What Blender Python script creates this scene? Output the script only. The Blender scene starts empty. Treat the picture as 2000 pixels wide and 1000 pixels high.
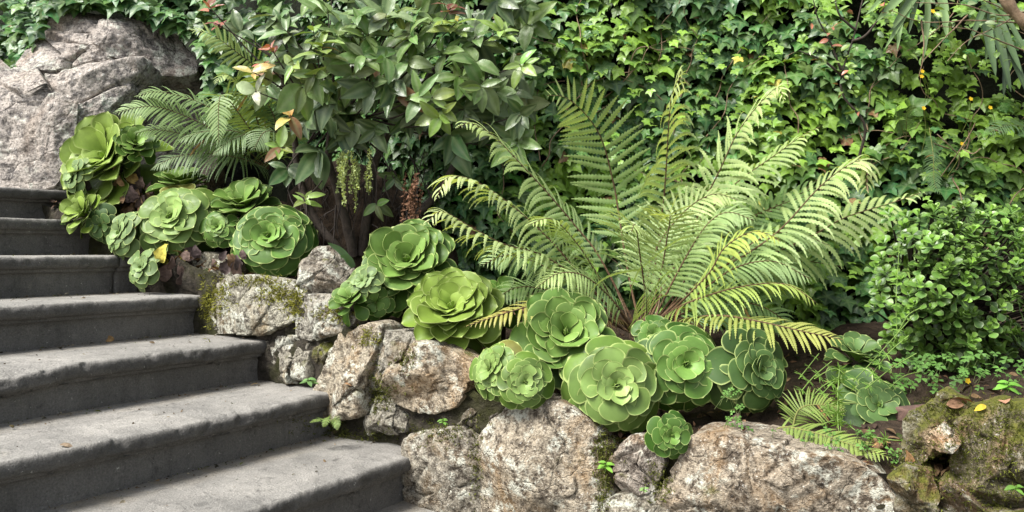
import bpy, math, random
import numpy as np
from mathutils import Vector, Matrix
random.seed(7); np.random.seed(7)
RNG = np.random.RandomState(11)
sc = bpy.context.scene
COL = sc.collection

# ------------------------------------------------------------------ camera
F = 1570.0                       # focal length in photo pixels (2000 px wide)
HOR = 490.0                      # eye level line in the photo
cam = bpy.data.cameras.new('camera'); camo = bpy.data.objects.new('camera', cam); COL.objects.link(camo)
cam.sensor_fit = 'HORIZONTAL'; cam.sensor_width = 36.0; cam.lens = 36.0 * F / 2000.0
cam.shift_y = -(500.0 - HOR) / 2000.0
cam.clip_start = 0.05; cam.clip_end = 1000
camo.location = (0, 0, 0); camo.rotation_euler = (math.radians(90), 0, 0)
sc.camera = camo

# ------------------------------------------------------------------ sky, sun, exposure
SUN = Vector((-0.50, -0.34, 0.80)).normalized()       # direction towards the sun
world = bpy.data.worlds.new('World'); sc.world = world; world.use_nodes = True
nt = world.node_tree; nt.nodes.clear()
wo = nt.nodes.new('ShaderNodeOutputWorld'); bg = nt.nodes.new('ShaderNodeBackground')
sky = nt.nodes.new('ShaderNodeTexSky'); hs = nt.nodes.new('ShaderNodeHueSaturation')
sky.sky_type = 'NISHITA'; sky.sun_disc = False
sky.sun_elevation = math.asin(SUN.z); sky.sun_rotation = math.atan2(SUN.x, SUN.y)
sky.dust_density = 3.0; sky.air_density = 1.0
hs.inputs['Saturation'].default_value = 0.45
nt.links.new(sky.outputs[0], hs.inputs['Color']); nt.links.new(hs.outputs[0], bg.inputs[0]); nt.links.new(bg.outputs[0], wo.inputs[0])
bg.inputs[1].default_value = 0.115
sl = bpy.data.lights.new('sun', 'SUN'); so = bpy.data.objects.new('sun', sl); COL.objects.link(so)
sl.energy = 3.1; sl.angle = math.radians(24); sl.color = (1.0, 0.975, 0.93)
so.rotation_euler = SUN.to_track_quat('Z', 'Y').to_euler()
sc.view_settings.view_transform = 'Standard'; sc.view_settings.look = 'None'
sc.view_settings.exposure = 1.2; sc.view_settings.gamma = 1.0; sc.view_settings.use_curve_mapping = False
sc.cycles.max_bounces = 6; sc.cycles.diffuse_bounces = 4; sc.cycles.glossy_bounces = 2
sc.cycles.transmission_bounces = 3; sc.cycles.transparent_max_bounces = 4
sc.cycles.use_denoising = True

# ------------------------------------------------------------------ helpers
def at(px, py, Y):
    return np.array(((px - 1000.0) / F * Y, Y, (HOR - py) / F * Y))
def nrm(v):
    v = np.asarray(v, float); return v / (np.linalg.norm(v, axis=-1, keepdims=True) + 1e-12)

def _hash(ix, iy, iz, seed):
    h = (ix * 374761393 + iy * 668265263 + iz * 1440662683 + seed * 974634541) & 0xFFFFFFFF
    h = ((h ^ (h >> 13)) * 1274126177) & 0xFFFFFFFF
    h = ((h ^ (h >> 15)) * 2246822519) & 0xFFFFFFFF
    return ((h ^ (h >> 16)) & 0xFFFF) / 65535.0
def vnoise(P, seed=0):
    P = np.asarray(P, float); i = np.floor(P).astype(np.int64); f = P - i; f = f * f * (3 - 2 * f)
    r = 0
    for dx in (0, 1):
        for dy in (0, 1):
            for dz in (0, 1):
                w = (f[:, 0] if dx else 1 - f[:, 0]) * (f[:, 1] if dy else 1 - f[:, 1]) * (f[:, 2] if dz else 1 - f[:, 2])
                r = r + w * _hash(i[:, 0] + dx, i[:, 1] + dy, i[:, 2] + dz, seed)
    return r * 2 - 1
def fbm(P, freq, octv=4, seed=0, gain=0.5, ridge=False):
    a, s, t = 1.0, 0, 0
    P = np.asarray(P, float)
    for o in range(octv):
        n = vnoise(P * freq + 17.3 * o, seed + o)
        if ridge: n = 1 - 2 * np.abs(n)
        s = s + a * n; t += a; a *= gain; freq *= 2.03
    return s / t

def make_mesh(name, V, polys, mat, col=None, msk=None, smooth=True):
    """polys: list of (n,k) int arrays"""
    me = bpy.data.meshes.new(name)
    V = np.asarray(V, np.float32)
    polys = [np.asarray(p, np.int32) for p in polys if len(p)]
    me.vertices.add(len(V)); me.vertices.foreach_set('co', V.ravel())
    loops = np.concatenate([p.ravel() for p in polys])
    tot = np.concatenate([np.full(len(p), p.shape[1], np.int32) for p in polys])
    st = np.concatenate(([0], np.cumsum(tot)[:-1])).astype(np.int32)
    me.loops.add(len(loops)); me.loops.foreach_set('vertex_index', loops)
    me.polygons.add(len(tot)); me.polygons.foreach_set('loop_start', st)
    me.polygons.foreach_set('use_smooth', np.full(len(tot), bool(smooth)))
    me.update(calc_edges=True); me.validate()
    def attr(nm, a, default):
        at_ = me.color_attributes.new(nm, 'FLOAT_COLOR', 'POINT')
        c = np.ones((len(V), 4), np.float32)
        c[:, :3] = default if a is None else a
        at_.data.foreach_set('color', c.ravel())
    if col is not None or msk is not None:
        attr('Col', col, (1, 1, 1)); attr('msk', msk, (0, 0, 0))
    if mat is not None: me.materials.append(mat)
    return me
class Geo:
    """collects pieces of ONE part"""
    def __init__(s): s.V = []; s.P = {}; s.C = []; s.M = []; s.n = 0
    def add(s, V, polys, col=(1, 1, 1), msk=(0, 0, 0)):
        V = np.asarray(V, float).reshape(-1, 3); k = len(V)
        s.V.append(V); s.C.append(np.broadcast_to(np.asarray(col, float), (k, 3))); s.M.append(np.broadcast_to(np.asarray(msk, float), (k, 3)))
        for p in polys:
            p = np.asarray(p, np.int64)
            if len(p): s.P.setdefault(p.shape[1], []).append(p + s.n)
        s.n += k
    def mesh(s, name, mat, smooth=True):
        return make_mesh(name, np.concatenate(s.V), [np.concatenate(v) for v in s.P.values()], mat, np.concatenate(s.C), np.concatenate(s.M), smooth)
def obj(name, me, parent=None, M=None, color=None, world_verts=True):
    o = bpy.data.objects.new(name, me); COL.objects.link(o)
    if M is not None: o.matrix_basis = M
    if parent is not None:
        o.parent = parent
        if world_verts:
            q = parent; off = Vector((0, 0, 0))
            while q is not None: off += q.location; q = q.parent
            o.location = o.location - off
    if color is not None: o.color = (color[0], color[1], color[2], 1)
    return o
def tag(o, label=None, cat=None, group=None, kind=None):
    if label: o['label'] = label
    if cat: o['category'] = cat
    if group: o['group'] = group
    if kind: o['kind'] = kind
    return o
def thing(name, loc, label, cat, group=None, kind=None):
    o = bpy.data.objects.new(name, None); COL.objects.link(o); o.location = Vector([float(c) for c in loc]); o.empty_display_size = 0.1
    return tag(o, label, cat, group, kind)

def grid_polys(nu, nv, closed_v=False):
    i = np.arange(nu - 1)[:, None]; j = np.arange(nv if closed_v else nv - 1)[None, :]
    j2 = (j + 1) % nv
    return np.stack([np.broadcast_to(x, (nu - 1, j.shape[1])) for x in (i * nv + j, i * nv + j2, (i + 1) * nv + j2, (i + 1) * nv + j)], -1).reshape(-1, 4)
def catmull(P, n):
    P = np.asarray(P, float)
    Q = np.vstack([2 * P[0] - P[1], P, 2 * P[-1] - P[-2]]); out = []
    m = 24
    for i in range(1, len(Q) - 2):
        t = np.linspace(0, 1, m, endpoint=False)[:, None]
        a, b, c, d = Q[i - 1], Q[i], Q[i + 1], Q[i + 2]
        out.append(0.5 * (2 * b + (c - a) * t + (2 * a - 5 * b + 4 * c - d) * t * t + (-a + 3 * b - 3 * c + d) * t ** 3))
    C = np.vstack(out + [P[-1:]])
    s = np.concatenate(([0], np.cumsum(np.linalg.norm(np.diff(C, axis=0), axis=1))))
    u = np.linspace(0, s[-1], n)
    return np.stack([np.interp(u, s, C[:, k]) for k in range(3)], 1), s[-1]
def tube(P, r, k=6):
    P = np.asarray(P, float); n = len(P); r = np.broadcast_to(np.asarray(r, float), (n,))
    T = nrm(np.gradient(P, axis=0)); ref = np.array((0.31, 0.22, 0.92))
    A = nrm(np.cross(T, ref)); B = np.cross(T, A)
    a = np.linspace(0, 2 * np.pi, k, endpoint=False)
    V = P[:, None, :] + r[:, None, None] * (np.cos(a)[None, :, None] * A[:, None, :] + np.sin(a)[None, :, None] * B[:, None, :])
    return V.reshape(-1, 3), [grid_polys(n, k, True)]

# ------------------------------------------------------------------ materials
def new_mat(name):
    m = bpy.data.materials.new(name); m.use_nodes = True
    n = m.node_tree; n.nodes.clear()
    out = n.nodes.new('ShaderNodeOutputMaterial'); b = n.nodes.new('ShaderNodeBsdfPrincipled')
    n.links.new(b.outputs[0], out.inputs[0])
    return m, n, b, out
def N(n, t, **kw):
    x = n.nodes.new(t)
    for k, v in kw.items():
        if k in x.inputs: x.inputs[k].default_value = v
        else: setattr(x, k, v)
    return x
def mixc(n, a, b, fac, mode='MIX'):
    x = n.nodes.new('ShaderNodeMix'); x.data_type = 'RGBA'; x.blend_type = mode
    for s, v in ((6, a), (7, b), (0, fac)):
        if hasattr(v, 'is_linked') or isinstance(v, bpy.types.NodeSocket): n.links.new(v, x.inputs[s])
        else: x.inputs[s].default_value = (v[0], v[1], v[2], 1) if s else v
    return x.outputs[2]
def ramp(n, src, stops):
    r = n.nodes.new('ShaderNodeValToRGB'); n.links.new(src, r.inputs[0])
    el = r.color_ramp.elements
    while len(el) < len(stops): el.new(0.5)
    for e, (p, c) in zip(el, stops):
        e.position = p; e.color = (c, c, c, 1) if not hasattr(c, '__len__') else (c[0], c[1], c[2], 1)
    return r.outputs[0]
def mth(n, op, a, b=None):
    x = n.nodes.new('ShaderNodeMath'); x.operation = op
    for i, v in enumerate((a, b)):
        if v is None: continue
        if isinstance(v, bpy.types.NodeSocket): n.links.new(v, x.inputs[i])
        else: x.inputs[i].default_value = v
    return x.outputs[0]
def noise(n, scale, detail=4, rough=0.55, vec=None, dist=0.0):
    x = N(n, 'ShaderNodeTexNoise', Scale=scale, Detail=detail, Roughness=rough, Distortion=dist)
    if vec is not None: n.links.new(vec, x.inputs['Vector'])
    return x.outputs[0]

def leaf_mat(name, rough=0.4, trans=0.25, edge=None, rib=None, spec=0.5, var=(0.75, 1.2), nscale=25, ribamt=0.6, edgeamt=0.7, spots=0.0, bump=0.0, back=None):
    m, n, b, out = new_mat(name)
    a = N(n, 'ShaderNodeAttribute', attribute_name='Col'); k = N(n, 'ShaderNodeAttribute', attribute_name='msk')
    oi = n.nodes.new('ShaderNodeObjectInfo'); tc = n.nodes.new('ShaderNodeTexCoord')
    geo = n.nodes.new('ShaderNodeNewGeometry')
    c = mixc(n, a.outputs[0], oi.outputs['Color'], 1.0, 'MULTIPLY')
    nz = noise(n, nscale, 3, 0.6, geo.outputs['Position'])
    c = mixc(n, c, ramp(n, nz, [(0.3, var[0]), (0.7, var[1])]), 1.0, 'MULTIPLY')
    sp = n.nodes.new('ShaderNodeSeparateColor'); n.links.new(k.outputs[0], sp.inputs[0])
    if back: c = mixc(n, c, back, mth(n, 'MULTIPLY', sp.outputs[2], 0.55))
    if edge: c = mixc(n, c, edge, mth(n, 'MULTIPLY', sp.outputs[0], edgeamt))
    if rib: c = mixc(n, c, rib, mth(n, 'MULTIPLY', sp.outputs[1], ribamt))
    if spots > 0:
        s = ramp(n, noise(n, 140, 3, 0.6, geo.outputs['Position']), [(0.66, 0.0), (0.74, spots)])
        c = mixc(n, c, (0.16, 0.09, 0.03), s)
    n.links.new(c, b.inputs['Base Color'])
    b.inputs['Specular IOR Level'].default_value = spec
    rr = ramp(n, noise(n, 60, 2, 0.5, geo.outputs['Position']), [(0.3, max(0.05, rough - 0.1)), (0.7, rough + 0.12)])
    n.links.new(rr, b.inputs['Roughness'])
    if bump > 0:
        bp = N(n, 'ShaderNodeBump', Strength=bump, Distance=0.004)
        n.links.new(noise(n, 90, 3, 0.5, geo.outputs['Position']), bp.inputs['Height']); n.links.new(bp.outputs[0], b.inputs['Normal'])
    if trans > 0:
        tr = n.nodes.new('ShaderNodeBsdfTranslucent'); mx = n.nodes.new('ShaderNodeMixShader'); mx.inputs[0].default_value = trans
        n.links.new(mixc(n, c, (1.5, 1.4, 0.5), 1.0, 'MULTIPLY'), tr.inputs[0])
        n.links.new(b.outputs[0], mx.inputs[1]); n.links.new(tr.outputs[0], mx.inputs[2]); n.links.new(mx.outputs[0], out.inputs[0])
    return m
def stone_mat(name, dark=(0.09, 0.075, 0.06), grey=(0.30, 0.28, 0.25), lichen=(0.50, 0.49, 0.42), moss=0.5, rust=(0.33, 0.19, 0.10), scale=1.0, rough=0.9):
    m, n, b, out = new_mat(name)
    tc = n.nodes.new('ShaderNodeTexCoord'); P = tc.outputs['Object']; geo = n.nodes.new('ShaderNodeNewGeometry')
    oi = n.nodes.new('ShaderNodeObjectInfo')
    n1 = noise(n, 9 * scale, 6, 0.65, P, 0.4); n2 = noise(n, 34 * scale, 6, 0.7, P); n3 = noise(n, 5 * scale, 4, 0.6, P, 1.2); n4 = noise(n, 130 * scale, 3, 0.7, P)
    c = mixc(n, dark, grey, ramp(n, n2, [(0.38, 0.0), (0.54, 1.0)]))
    c = mixc(n, c, rust, ramp(n, n3, [(0.50, 0.0), (0.68, 0.6)]))
    c = mixc(n, c, oi.outputs['Color'], 1.0, 'MULTIPLY')
    c = mixc(n, c, lichen, ramp(n, mth(n, 'MULTIPLY', ramp(n, n1, [(0.50, 0.0), (0.60, 1.0)]), ramp(n, n2, [(0.40, 0.0), (0.55, 1.0)])), [(0.25, 0.0), (0.8, 0.75)]))
    c = mixc(n, c, (0.75, 0.74, 0.68), ramp(n, n4, [(0.62, 0.0), (0.70, 0.65)]))
    c = mixc(n, c, ramp(n, n4, [(0.32, 0.25), (0.52, 1.1)]), 0.85, 'MULTIPLY')
    # dark cracks
    vo = N(n, 'ShaderNodeTexVoronoi', Scale=7 * scale); vo.feature = 'DISTANCE_TO_EDGE'
    wv = N(n, 'ShaderNodeMix'); wv.data_type = 'RGBA'; wv.inputs[0].default_value = 0.22
    n.links.new(P, wv.inputs[6]); nn = N(n, 'ShaderNodeTexNoise', Scale=6 * scale, Detail=5); n.links.new(P, nn.inputs['Vector']); n.links.new(nn.outputs[1], wv.inputs[7]); n.links.new(wv.outputs[2], vo.inputs['Vector'])
    crack = ramp(n, vo.outputs[0], [(0.0, 0.0), (0.025, 1.0)])
    # moss on up-facing, damp spots
    sx = n.nodes.new('ShaderNodeSeparateXYZ'); n.links.new(geo.outputs['Normal'], sx.inputs[0])
    up = ramp(n, sx.outputs[2], [(0.05, 0.0), (0.75, 1.0)])
    mm = mth(n, 'MULTIPLY', ramp(n, noise(n, 7, 5, 0.65, P, 0.6), [(0.66 - 0.3 * moss, 0.0), (0.74 - 0.3 * moss, 1.0)]), mth(n, 'ADD', mth(n, 'MULTIPLY', up, 0.8), 0.25 * moss))
    mosscol = mixc(n, (0.045, 0.055, 0.010), (0.17, 0.17, 0.025), ramp(n, noise(n, 60, 4, 0.7, P), [(0.3, 0.0), (0.7, 1.0)]))
    c = mixc(n, c, mosscol, mm)
    n.links.new(c, b.inputs['Base Color']); b.inputs['Roughness'].default_value = rough; b.inputs['Specular IOR Level'].default_value = 0.25
    h = mth(n, 'ADD', mth(n, 'MULTIPLY', n2, 0.9), mth(n, 'MULTIPLY', n4, 0.45))
    h = mth(n, 'ADD', h, mth(n, 'MULTIPLY', crack, 0.22))
    bp = N(n, 'ShaderNodeBump', Strength=0.9, Distance=0.022); n.links.new(h, bp.inputs['Height']); n.links.new(bp.outputs[0], b.inputs['Normal'])
    return m
def step_mat():
    m, n, b, out = new_mat('worn_step_stone')
    tc = n.nodes.new('ShaderNodeTexCoord'); P = tc.outputs['Object']; oi = n.nodes.new('ShaderNodeObjectInfo')
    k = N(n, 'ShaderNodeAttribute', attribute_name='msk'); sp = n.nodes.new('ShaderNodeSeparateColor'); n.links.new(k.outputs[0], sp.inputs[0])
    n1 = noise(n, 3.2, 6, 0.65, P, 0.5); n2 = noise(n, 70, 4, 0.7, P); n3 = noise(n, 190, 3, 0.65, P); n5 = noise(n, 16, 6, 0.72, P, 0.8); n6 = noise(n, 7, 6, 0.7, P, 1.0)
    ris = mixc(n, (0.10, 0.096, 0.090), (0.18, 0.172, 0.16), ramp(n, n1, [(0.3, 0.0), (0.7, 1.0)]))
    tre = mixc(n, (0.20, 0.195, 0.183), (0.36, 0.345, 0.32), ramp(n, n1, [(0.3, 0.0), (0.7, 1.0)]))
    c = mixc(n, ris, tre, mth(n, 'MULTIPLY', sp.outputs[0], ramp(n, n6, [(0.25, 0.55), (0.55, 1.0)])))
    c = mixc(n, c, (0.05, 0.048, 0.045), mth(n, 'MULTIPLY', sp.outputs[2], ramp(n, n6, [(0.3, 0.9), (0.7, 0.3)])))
    c = mixc(n, c, (0.035, 0.034, 0.032), ramp(n, n5, [(0.55, 0.0), (0.72, 0.7)]))
    mpp = N(n, 'ShaderNodeMapping'); mpp.inputs['Scale'].default_value = (1, 1, 0.12); n.links.new(P, mpp.inputs[0])
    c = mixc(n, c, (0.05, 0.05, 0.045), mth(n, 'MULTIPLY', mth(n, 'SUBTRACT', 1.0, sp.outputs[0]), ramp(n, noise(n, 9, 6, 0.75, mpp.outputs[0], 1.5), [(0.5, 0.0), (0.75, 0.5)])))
    c = mixc(n, c, (0.26, 0.22, 0.16), mth(n, 'MULTIPLY', sp.outputs[1], ramp(n, n6, [(0.40, 0.0), (0.62, 0.9)])))
    c = mixc(n, c, (0.24, 0.225, 0.19), ramp(n, noise(n, 9, 6, 0.75, P, 1.4), [(0.60, 0.0), (0.74, 0.55)]))
    c = mixc(n, c, (0.50, 0.49, 0.45), ramp(n, n2, [(0.66, 0.0), (0.72, 0.75)]))
    c = mixc(n, c, ramp(n, n3, [(0.32, 0.6), (0.62, 1.15)]), 0.8, 'MULTIPLY')
    c = mixc(n, c, oi.outputs['Color'], 1.0, 'MULTIPLY')
    n.links.new(c, b.inputs['Base Color']); b.inputs['Roughness'].default_value = 0.8; b.inputs['Specular IOR Level'].default_value = 0.3
    pit = ramp(n, noise(n, 45, 3, 0.6, P), [(0.28, 0.0), (0.40, 1.0)])
    h = mth(n, 'ADD', mth(n, 'MULTIPLY', n2, 0.7), mth(n, 'MULTIPLY', n3, 0.5)); h = mth(n, 'ADD', h, mth(n, 'MULTIPLY', n5, 1.4)); h = mth(n, 'ADD', h, mth(n, 'MULTIPLY', pit, 0.35))
    bp = N(n, 'ShaderNodeBump', Strength=0.8, Distance=0.007); n.links.new(h, bp.inputs['Height']); n.links.new(bp.outputs[0], b.inputs['Normal'])
    return m
def soil_mat(name, a=(0.022, 0.016, 0.011), c2=(0.075, 0.052, 0.035), green=None):
    m, n, b, out = new_mat(name)
    tc = n.nodes.new('ShaderNodeTexCoord'); P = tc.outputs['Object']
    n1 = noise(n, 30, 6, 0.75, P); n2 = noise(n, 5, 4, 0.6, P)
    c = mixc(n, a, c2, ramp(n, n1, [(0.35, 0.0), (0.7, 1.0)]))
    if green: c = mixc(n, c, green, ramp(n, n2, [(0.42, 0.0), (0.6, 0.8)]))
    n.links.new(c, b.inputs['Base Color']); b.inputs['Roughness'].default_value = 0.95; b.inputs['Specular IOR Level'].default_value = 0.15
    bp = N(n, 'ShaderNodeBump', Strength=1.0, Distance=0.02); n.links.new(n1, bp.inputs['Height']); n.links.new(bp.outputs[0], b.inputs['Normal'])
    return m
def bark_mat(name, a, c2, sc_=40):
    m, n, b, out = new_mat(name)
    tc = n.nodes.new('ShaderNodeTexCoord'); P = tc.outputs['Object']
    n1 = noise(n, sc_, 5, 0.7, P, 0.5)
    n.links.new(mixc(n, a, c2, ramp(n, n1, [(0.3, 0.0), (0.7, 1.0)])), b.inputs['Base Color']); b.inputs['Roughness'].default_value = 0.85
    bp = N(n, 'ShaderNodeBump', Strength=0.8, Distance=0.006); n.links.new(n1, bp.inputs['Height']); n.links.new(bp.outputs[0], b.inputs['Normal'])
    return m

M_SUC = leaf_mat('aeonium_leaf', rough=0.5, trans=0.06, edge=(0.44, 0.52, 0.18), spec=0.25, var=(0.8, 1.2), nscale=16, edgeamt=0.72, spots=0.35, back=(0.15, 0.24, 0.022))
M_DEAD = leaf_mat('withered_leaf', rough=0.8, trans=0.1, spec=0.1, var=(0.5, 1.3), nscale=50, bump=0.8)
M_FERN = leaf_mat('fern_leaf', rough=0.5, trans=0.30, rib=(0.30, 0.33, 0.12), spec=0.3, var=(0.8, 1.2), nscale=40, ribamt=0.35)
M_RACH = bark_mat('fern_stalk', (0.05, 0.025, 0.012), (0.16, 0.09, 0.04), 90)
M_RACHG = bark_mat('green_stalk', (0.12, 0.13, 0.03), (0.24, 0.24, 0.07), 90)
M_IVY = leaf_mat('ivy_leaf', rough=0.40, trans=0.16, rib=(0.30, 0.42, 0.16), spec=0.36, var=(0.75, 1.25), nscale=30, ribamt=0.28, bump=0.25)
M_SHRUB = leaf_mat('shrub_leaf', rough=0.38, trans=0.16, rib=(0.26, 0.32, 0.16), spec=0.45, var=(0.8, 1.2), nscale=30, ribamt=0.45, edge=(0.22, 0.26, 0.12), edgeamt=0.25, spots=0.5, bump=0.3)
M_JADE = leaf_mat('jade_leaf', rough=0.42, trans=0.05, edge=(0.22, 0.30, 0.10), spec=0.5, var=(0.8, 1.2), nscale=30, edgeamt=0.6)
M_STRAP = leaf_mat('strap_leaf', rough=0.4, trans=0.12, rib=(0.10, 0.16, 0.06), spec=0.4, nscale=12, ribamt=0.5)
M_WEED = leaf_mat('weed_leaf', rough=0.5, trans=0.3, spec=0.3)
M_MOSS = leaf_mat('moss_tuft', rough=0.8, trans=0.15, spec=0.1, var=(0.6, 1.4), nscale=80)
M_PETAL = leaf_mat('yellow_petal', rough=0.5, trans=0.3, spec=0.2)
M_STONE = stone_mat('lichen_stone', moss=0.22, dark=(0.070, 0.061, 0.050), grey=(0.36, 0.345, 0.30), lichen=(0.56, 0.57, 0.48), rust=(0.30, 0.212, 0.115))
M_MOSSY = stone_mat('mossy_stone', moss=0.72, dark=(0.05, 0.042, 0.03), grey=(0.19, 0.16, 0.12), lichen=(0.33, 0.31, 0.24))
M_BOULD = stone_mat('boulder_stone', dark=(0.12, 0.112, 0.105), grey=(0.38, 0.35, 0.31), rust=(0.32, 0.26, 0.205), lichen=(0.46, 0.47, 0.40), moss=0.02, scale=0.6)
M_STEP = step_mat()
M_SOIL = soil_mat('bed_soil'); M_MORT = soil_mat('mossy_mortar', (0.02, 0.018, 0.014), (0.085, 0.072, 0.056), (0.04, 0.043, 0.012))
M_BANK = soil_mat('shaded_bank', (0.008, 0.010, 0.006), (0.02, 0.024, 0.012))  # near-black earth, shade between the ivy leaves put into its colour
M_GROUND = soil_mat('gravel_ground', (0.10, 0.095, 0.085), (0.20, 0.19, 0.17))
M_BARK = bark_mat('shrub_bark', (0.022, 0.016, 0.011), (0.075, 0.055, 0.04))
M_TWIG = bark_mat('pale_twig', (0.12, 0.075, 0.04), (0.30, 0.21, 0.13))

# ------------------------------------------------------------------ layout of stairs and wall
D = np.array((0.537, 0.8436, 0.0)); U = np.array((-0.8436, 0.537, 0.0)); ZV = np.array((0, 0, 1.0))
P1 = np.array((-0.38, 2.80, 0.0)); RUN = 0.41; RISE = 0.17; Z1 = -0.70
def on_wall(px, py, off=0.0):
    """ray through a photo pixel meets the wall's face plane; returns (s, z) with point = P1 - s*U + off*D"""
    r = np.array(((px - 1000) / F, 1.0, (HOR - py) / F))
    t = np.dot(P1 + off * D, D) / np.dot(r, D); p = r * t
    return np.dot(p - P1, -U), p[2]
def wall_pt(s, z, off=0.0): return P1 - s * U + off * D + ZV * z

# ------------------------------------------------------------------ ground
g = 150.0
me = make_mesh('ground', [(-g, -g, -1.56), (g, -g, -1.56), (g, g, -1.56), (-g, g, -1.56)], [[(0, 1, 2, 3)]], M_GROUND)
tag(obj('ground', me), 'flat ground at the foot of the stairs', None, kind='structure')

# planting bed: rises from the wall's top towards the hedge
BS = [-5.0, -3.2, -2.0, -0.85, -0.4, 0.13, 0.6, 0.9, 1.5, 2.2, 4.5]; BZ = [0.42, 0.36, 0.16, -0.17, -0.25, -0.43, -0.56, -0.60, -0.56, -0.50, -0.45]
def bed_z(p):
    p = np.atleast_2d(p); q = p[:, :2] - P1[:2]
    s = -(q @ U[:2]); v = np.clip(q @ D[:2], 0, 3)
    return np.interp(s, BS, BZ) + 0.16 * v * np.interp(s, [-1, 0.2], [0.6, 1.0])
ss = np.linspace(-3.4, 4.2, 190); vv = np.concatenate([np.linspace(0.09, 0.2, 8), np.linspace(0.23, 2.6, 70)])
S_, V_ = np.meshgrid(ss, vv, indexing='ij')
G = P1[None, None, :] - S_[..., None] * U + V_[..., None] * D
G = G.reshape(-1, 3); G[:, 2] = bed_z(G) + 0.035 * fbm(G, 6, 4, 3) + 0.015 * fbm(G, 25, 3, 5) - 0.10 * np.exp(-(V_.ravel() - 0.09) / 0.05)
SOILG = (G.copy(), [grid_polys(len(ss), len(vv))])
tag(obj('planting_soil', make_mesh('planting_soil', G, [grid_polys(len(ss), len(vv))], M_SOIL)), 'dark earth of the planting bed behind the stone wall', None, kind='structure')

# dark bank behind the hedge
def hedge_y(X, z):
    X = np.asarray(X, float); z = np.asarray(z, float)
    P = np.stack([X, np.zeros_like(X), z], -1).reshape(-1, 3)
    b = fbm(P, 1.5, 3, 21).reshape(X.shape) * 0.20 + fbm(P, 4.0, 2, 33).reshape(X.shape) * 0.09
    y = 3.85 - 0.16 * X + 0.10 * z - b
    y = y + 0.75 * np.clip(-0.35 - X, 0, 1) + 0.12 * np.clip(0.1 - z, 0, 1)
    return y
xs = np.linspace(-4.6, 4.2, 90); zs = np.linspace(-0.9, 2.6, 36)
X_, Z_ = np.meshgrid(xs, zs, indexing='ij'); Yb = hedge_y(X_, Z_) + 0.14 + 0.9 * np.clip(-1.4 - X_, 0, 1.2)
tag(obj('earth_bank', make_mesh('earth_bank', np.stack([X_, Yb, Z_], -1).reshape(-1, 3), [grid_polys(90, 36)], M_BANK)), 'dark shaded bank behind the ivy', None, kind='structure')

# ------------------------------------------------------------------ staircase
st = thing('stone_staircase', P1 + ZV * -1.56, 'worn grey stone staircase with rounded nosings climbing to the left', 'stairs')
PROF = [(-0.60, 0.0), (-0.42, 0.0), (-0.34, 0), (-0.25, 0), (-0.16, 0), (-0.08, 0), (-0.03, 0), (0.0, 0), (0.020, 0), (0.035, -0.001), (0.043, -0.004), (0.049, -0.009), (0.052, -0.016), (0.053, -0.025), (0.053, -0.036), (0.050, -0.045), (0.044, -0.051), (0.036, -0.054),
        (0.027, -0.055), (0.024, -0.058), (0.024, -0.066), (0.020, -0.070), (0.008, -0.073), (0.003, -0.080), (0.0, -0.092), (0.0, -0.115), (0.0, -0.14), (0.0, -0.17), (0.0, -0.23)]
ROCKS0 = []
JOINTS = {7: [-0.62], 6: [-0.43, -1.5], 5: [-0.06, -1.4], 4: [-1.6], 3: [-1.9], 2: [-1.35], 1: [-1.2], 0: [-1.5]}
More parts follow.
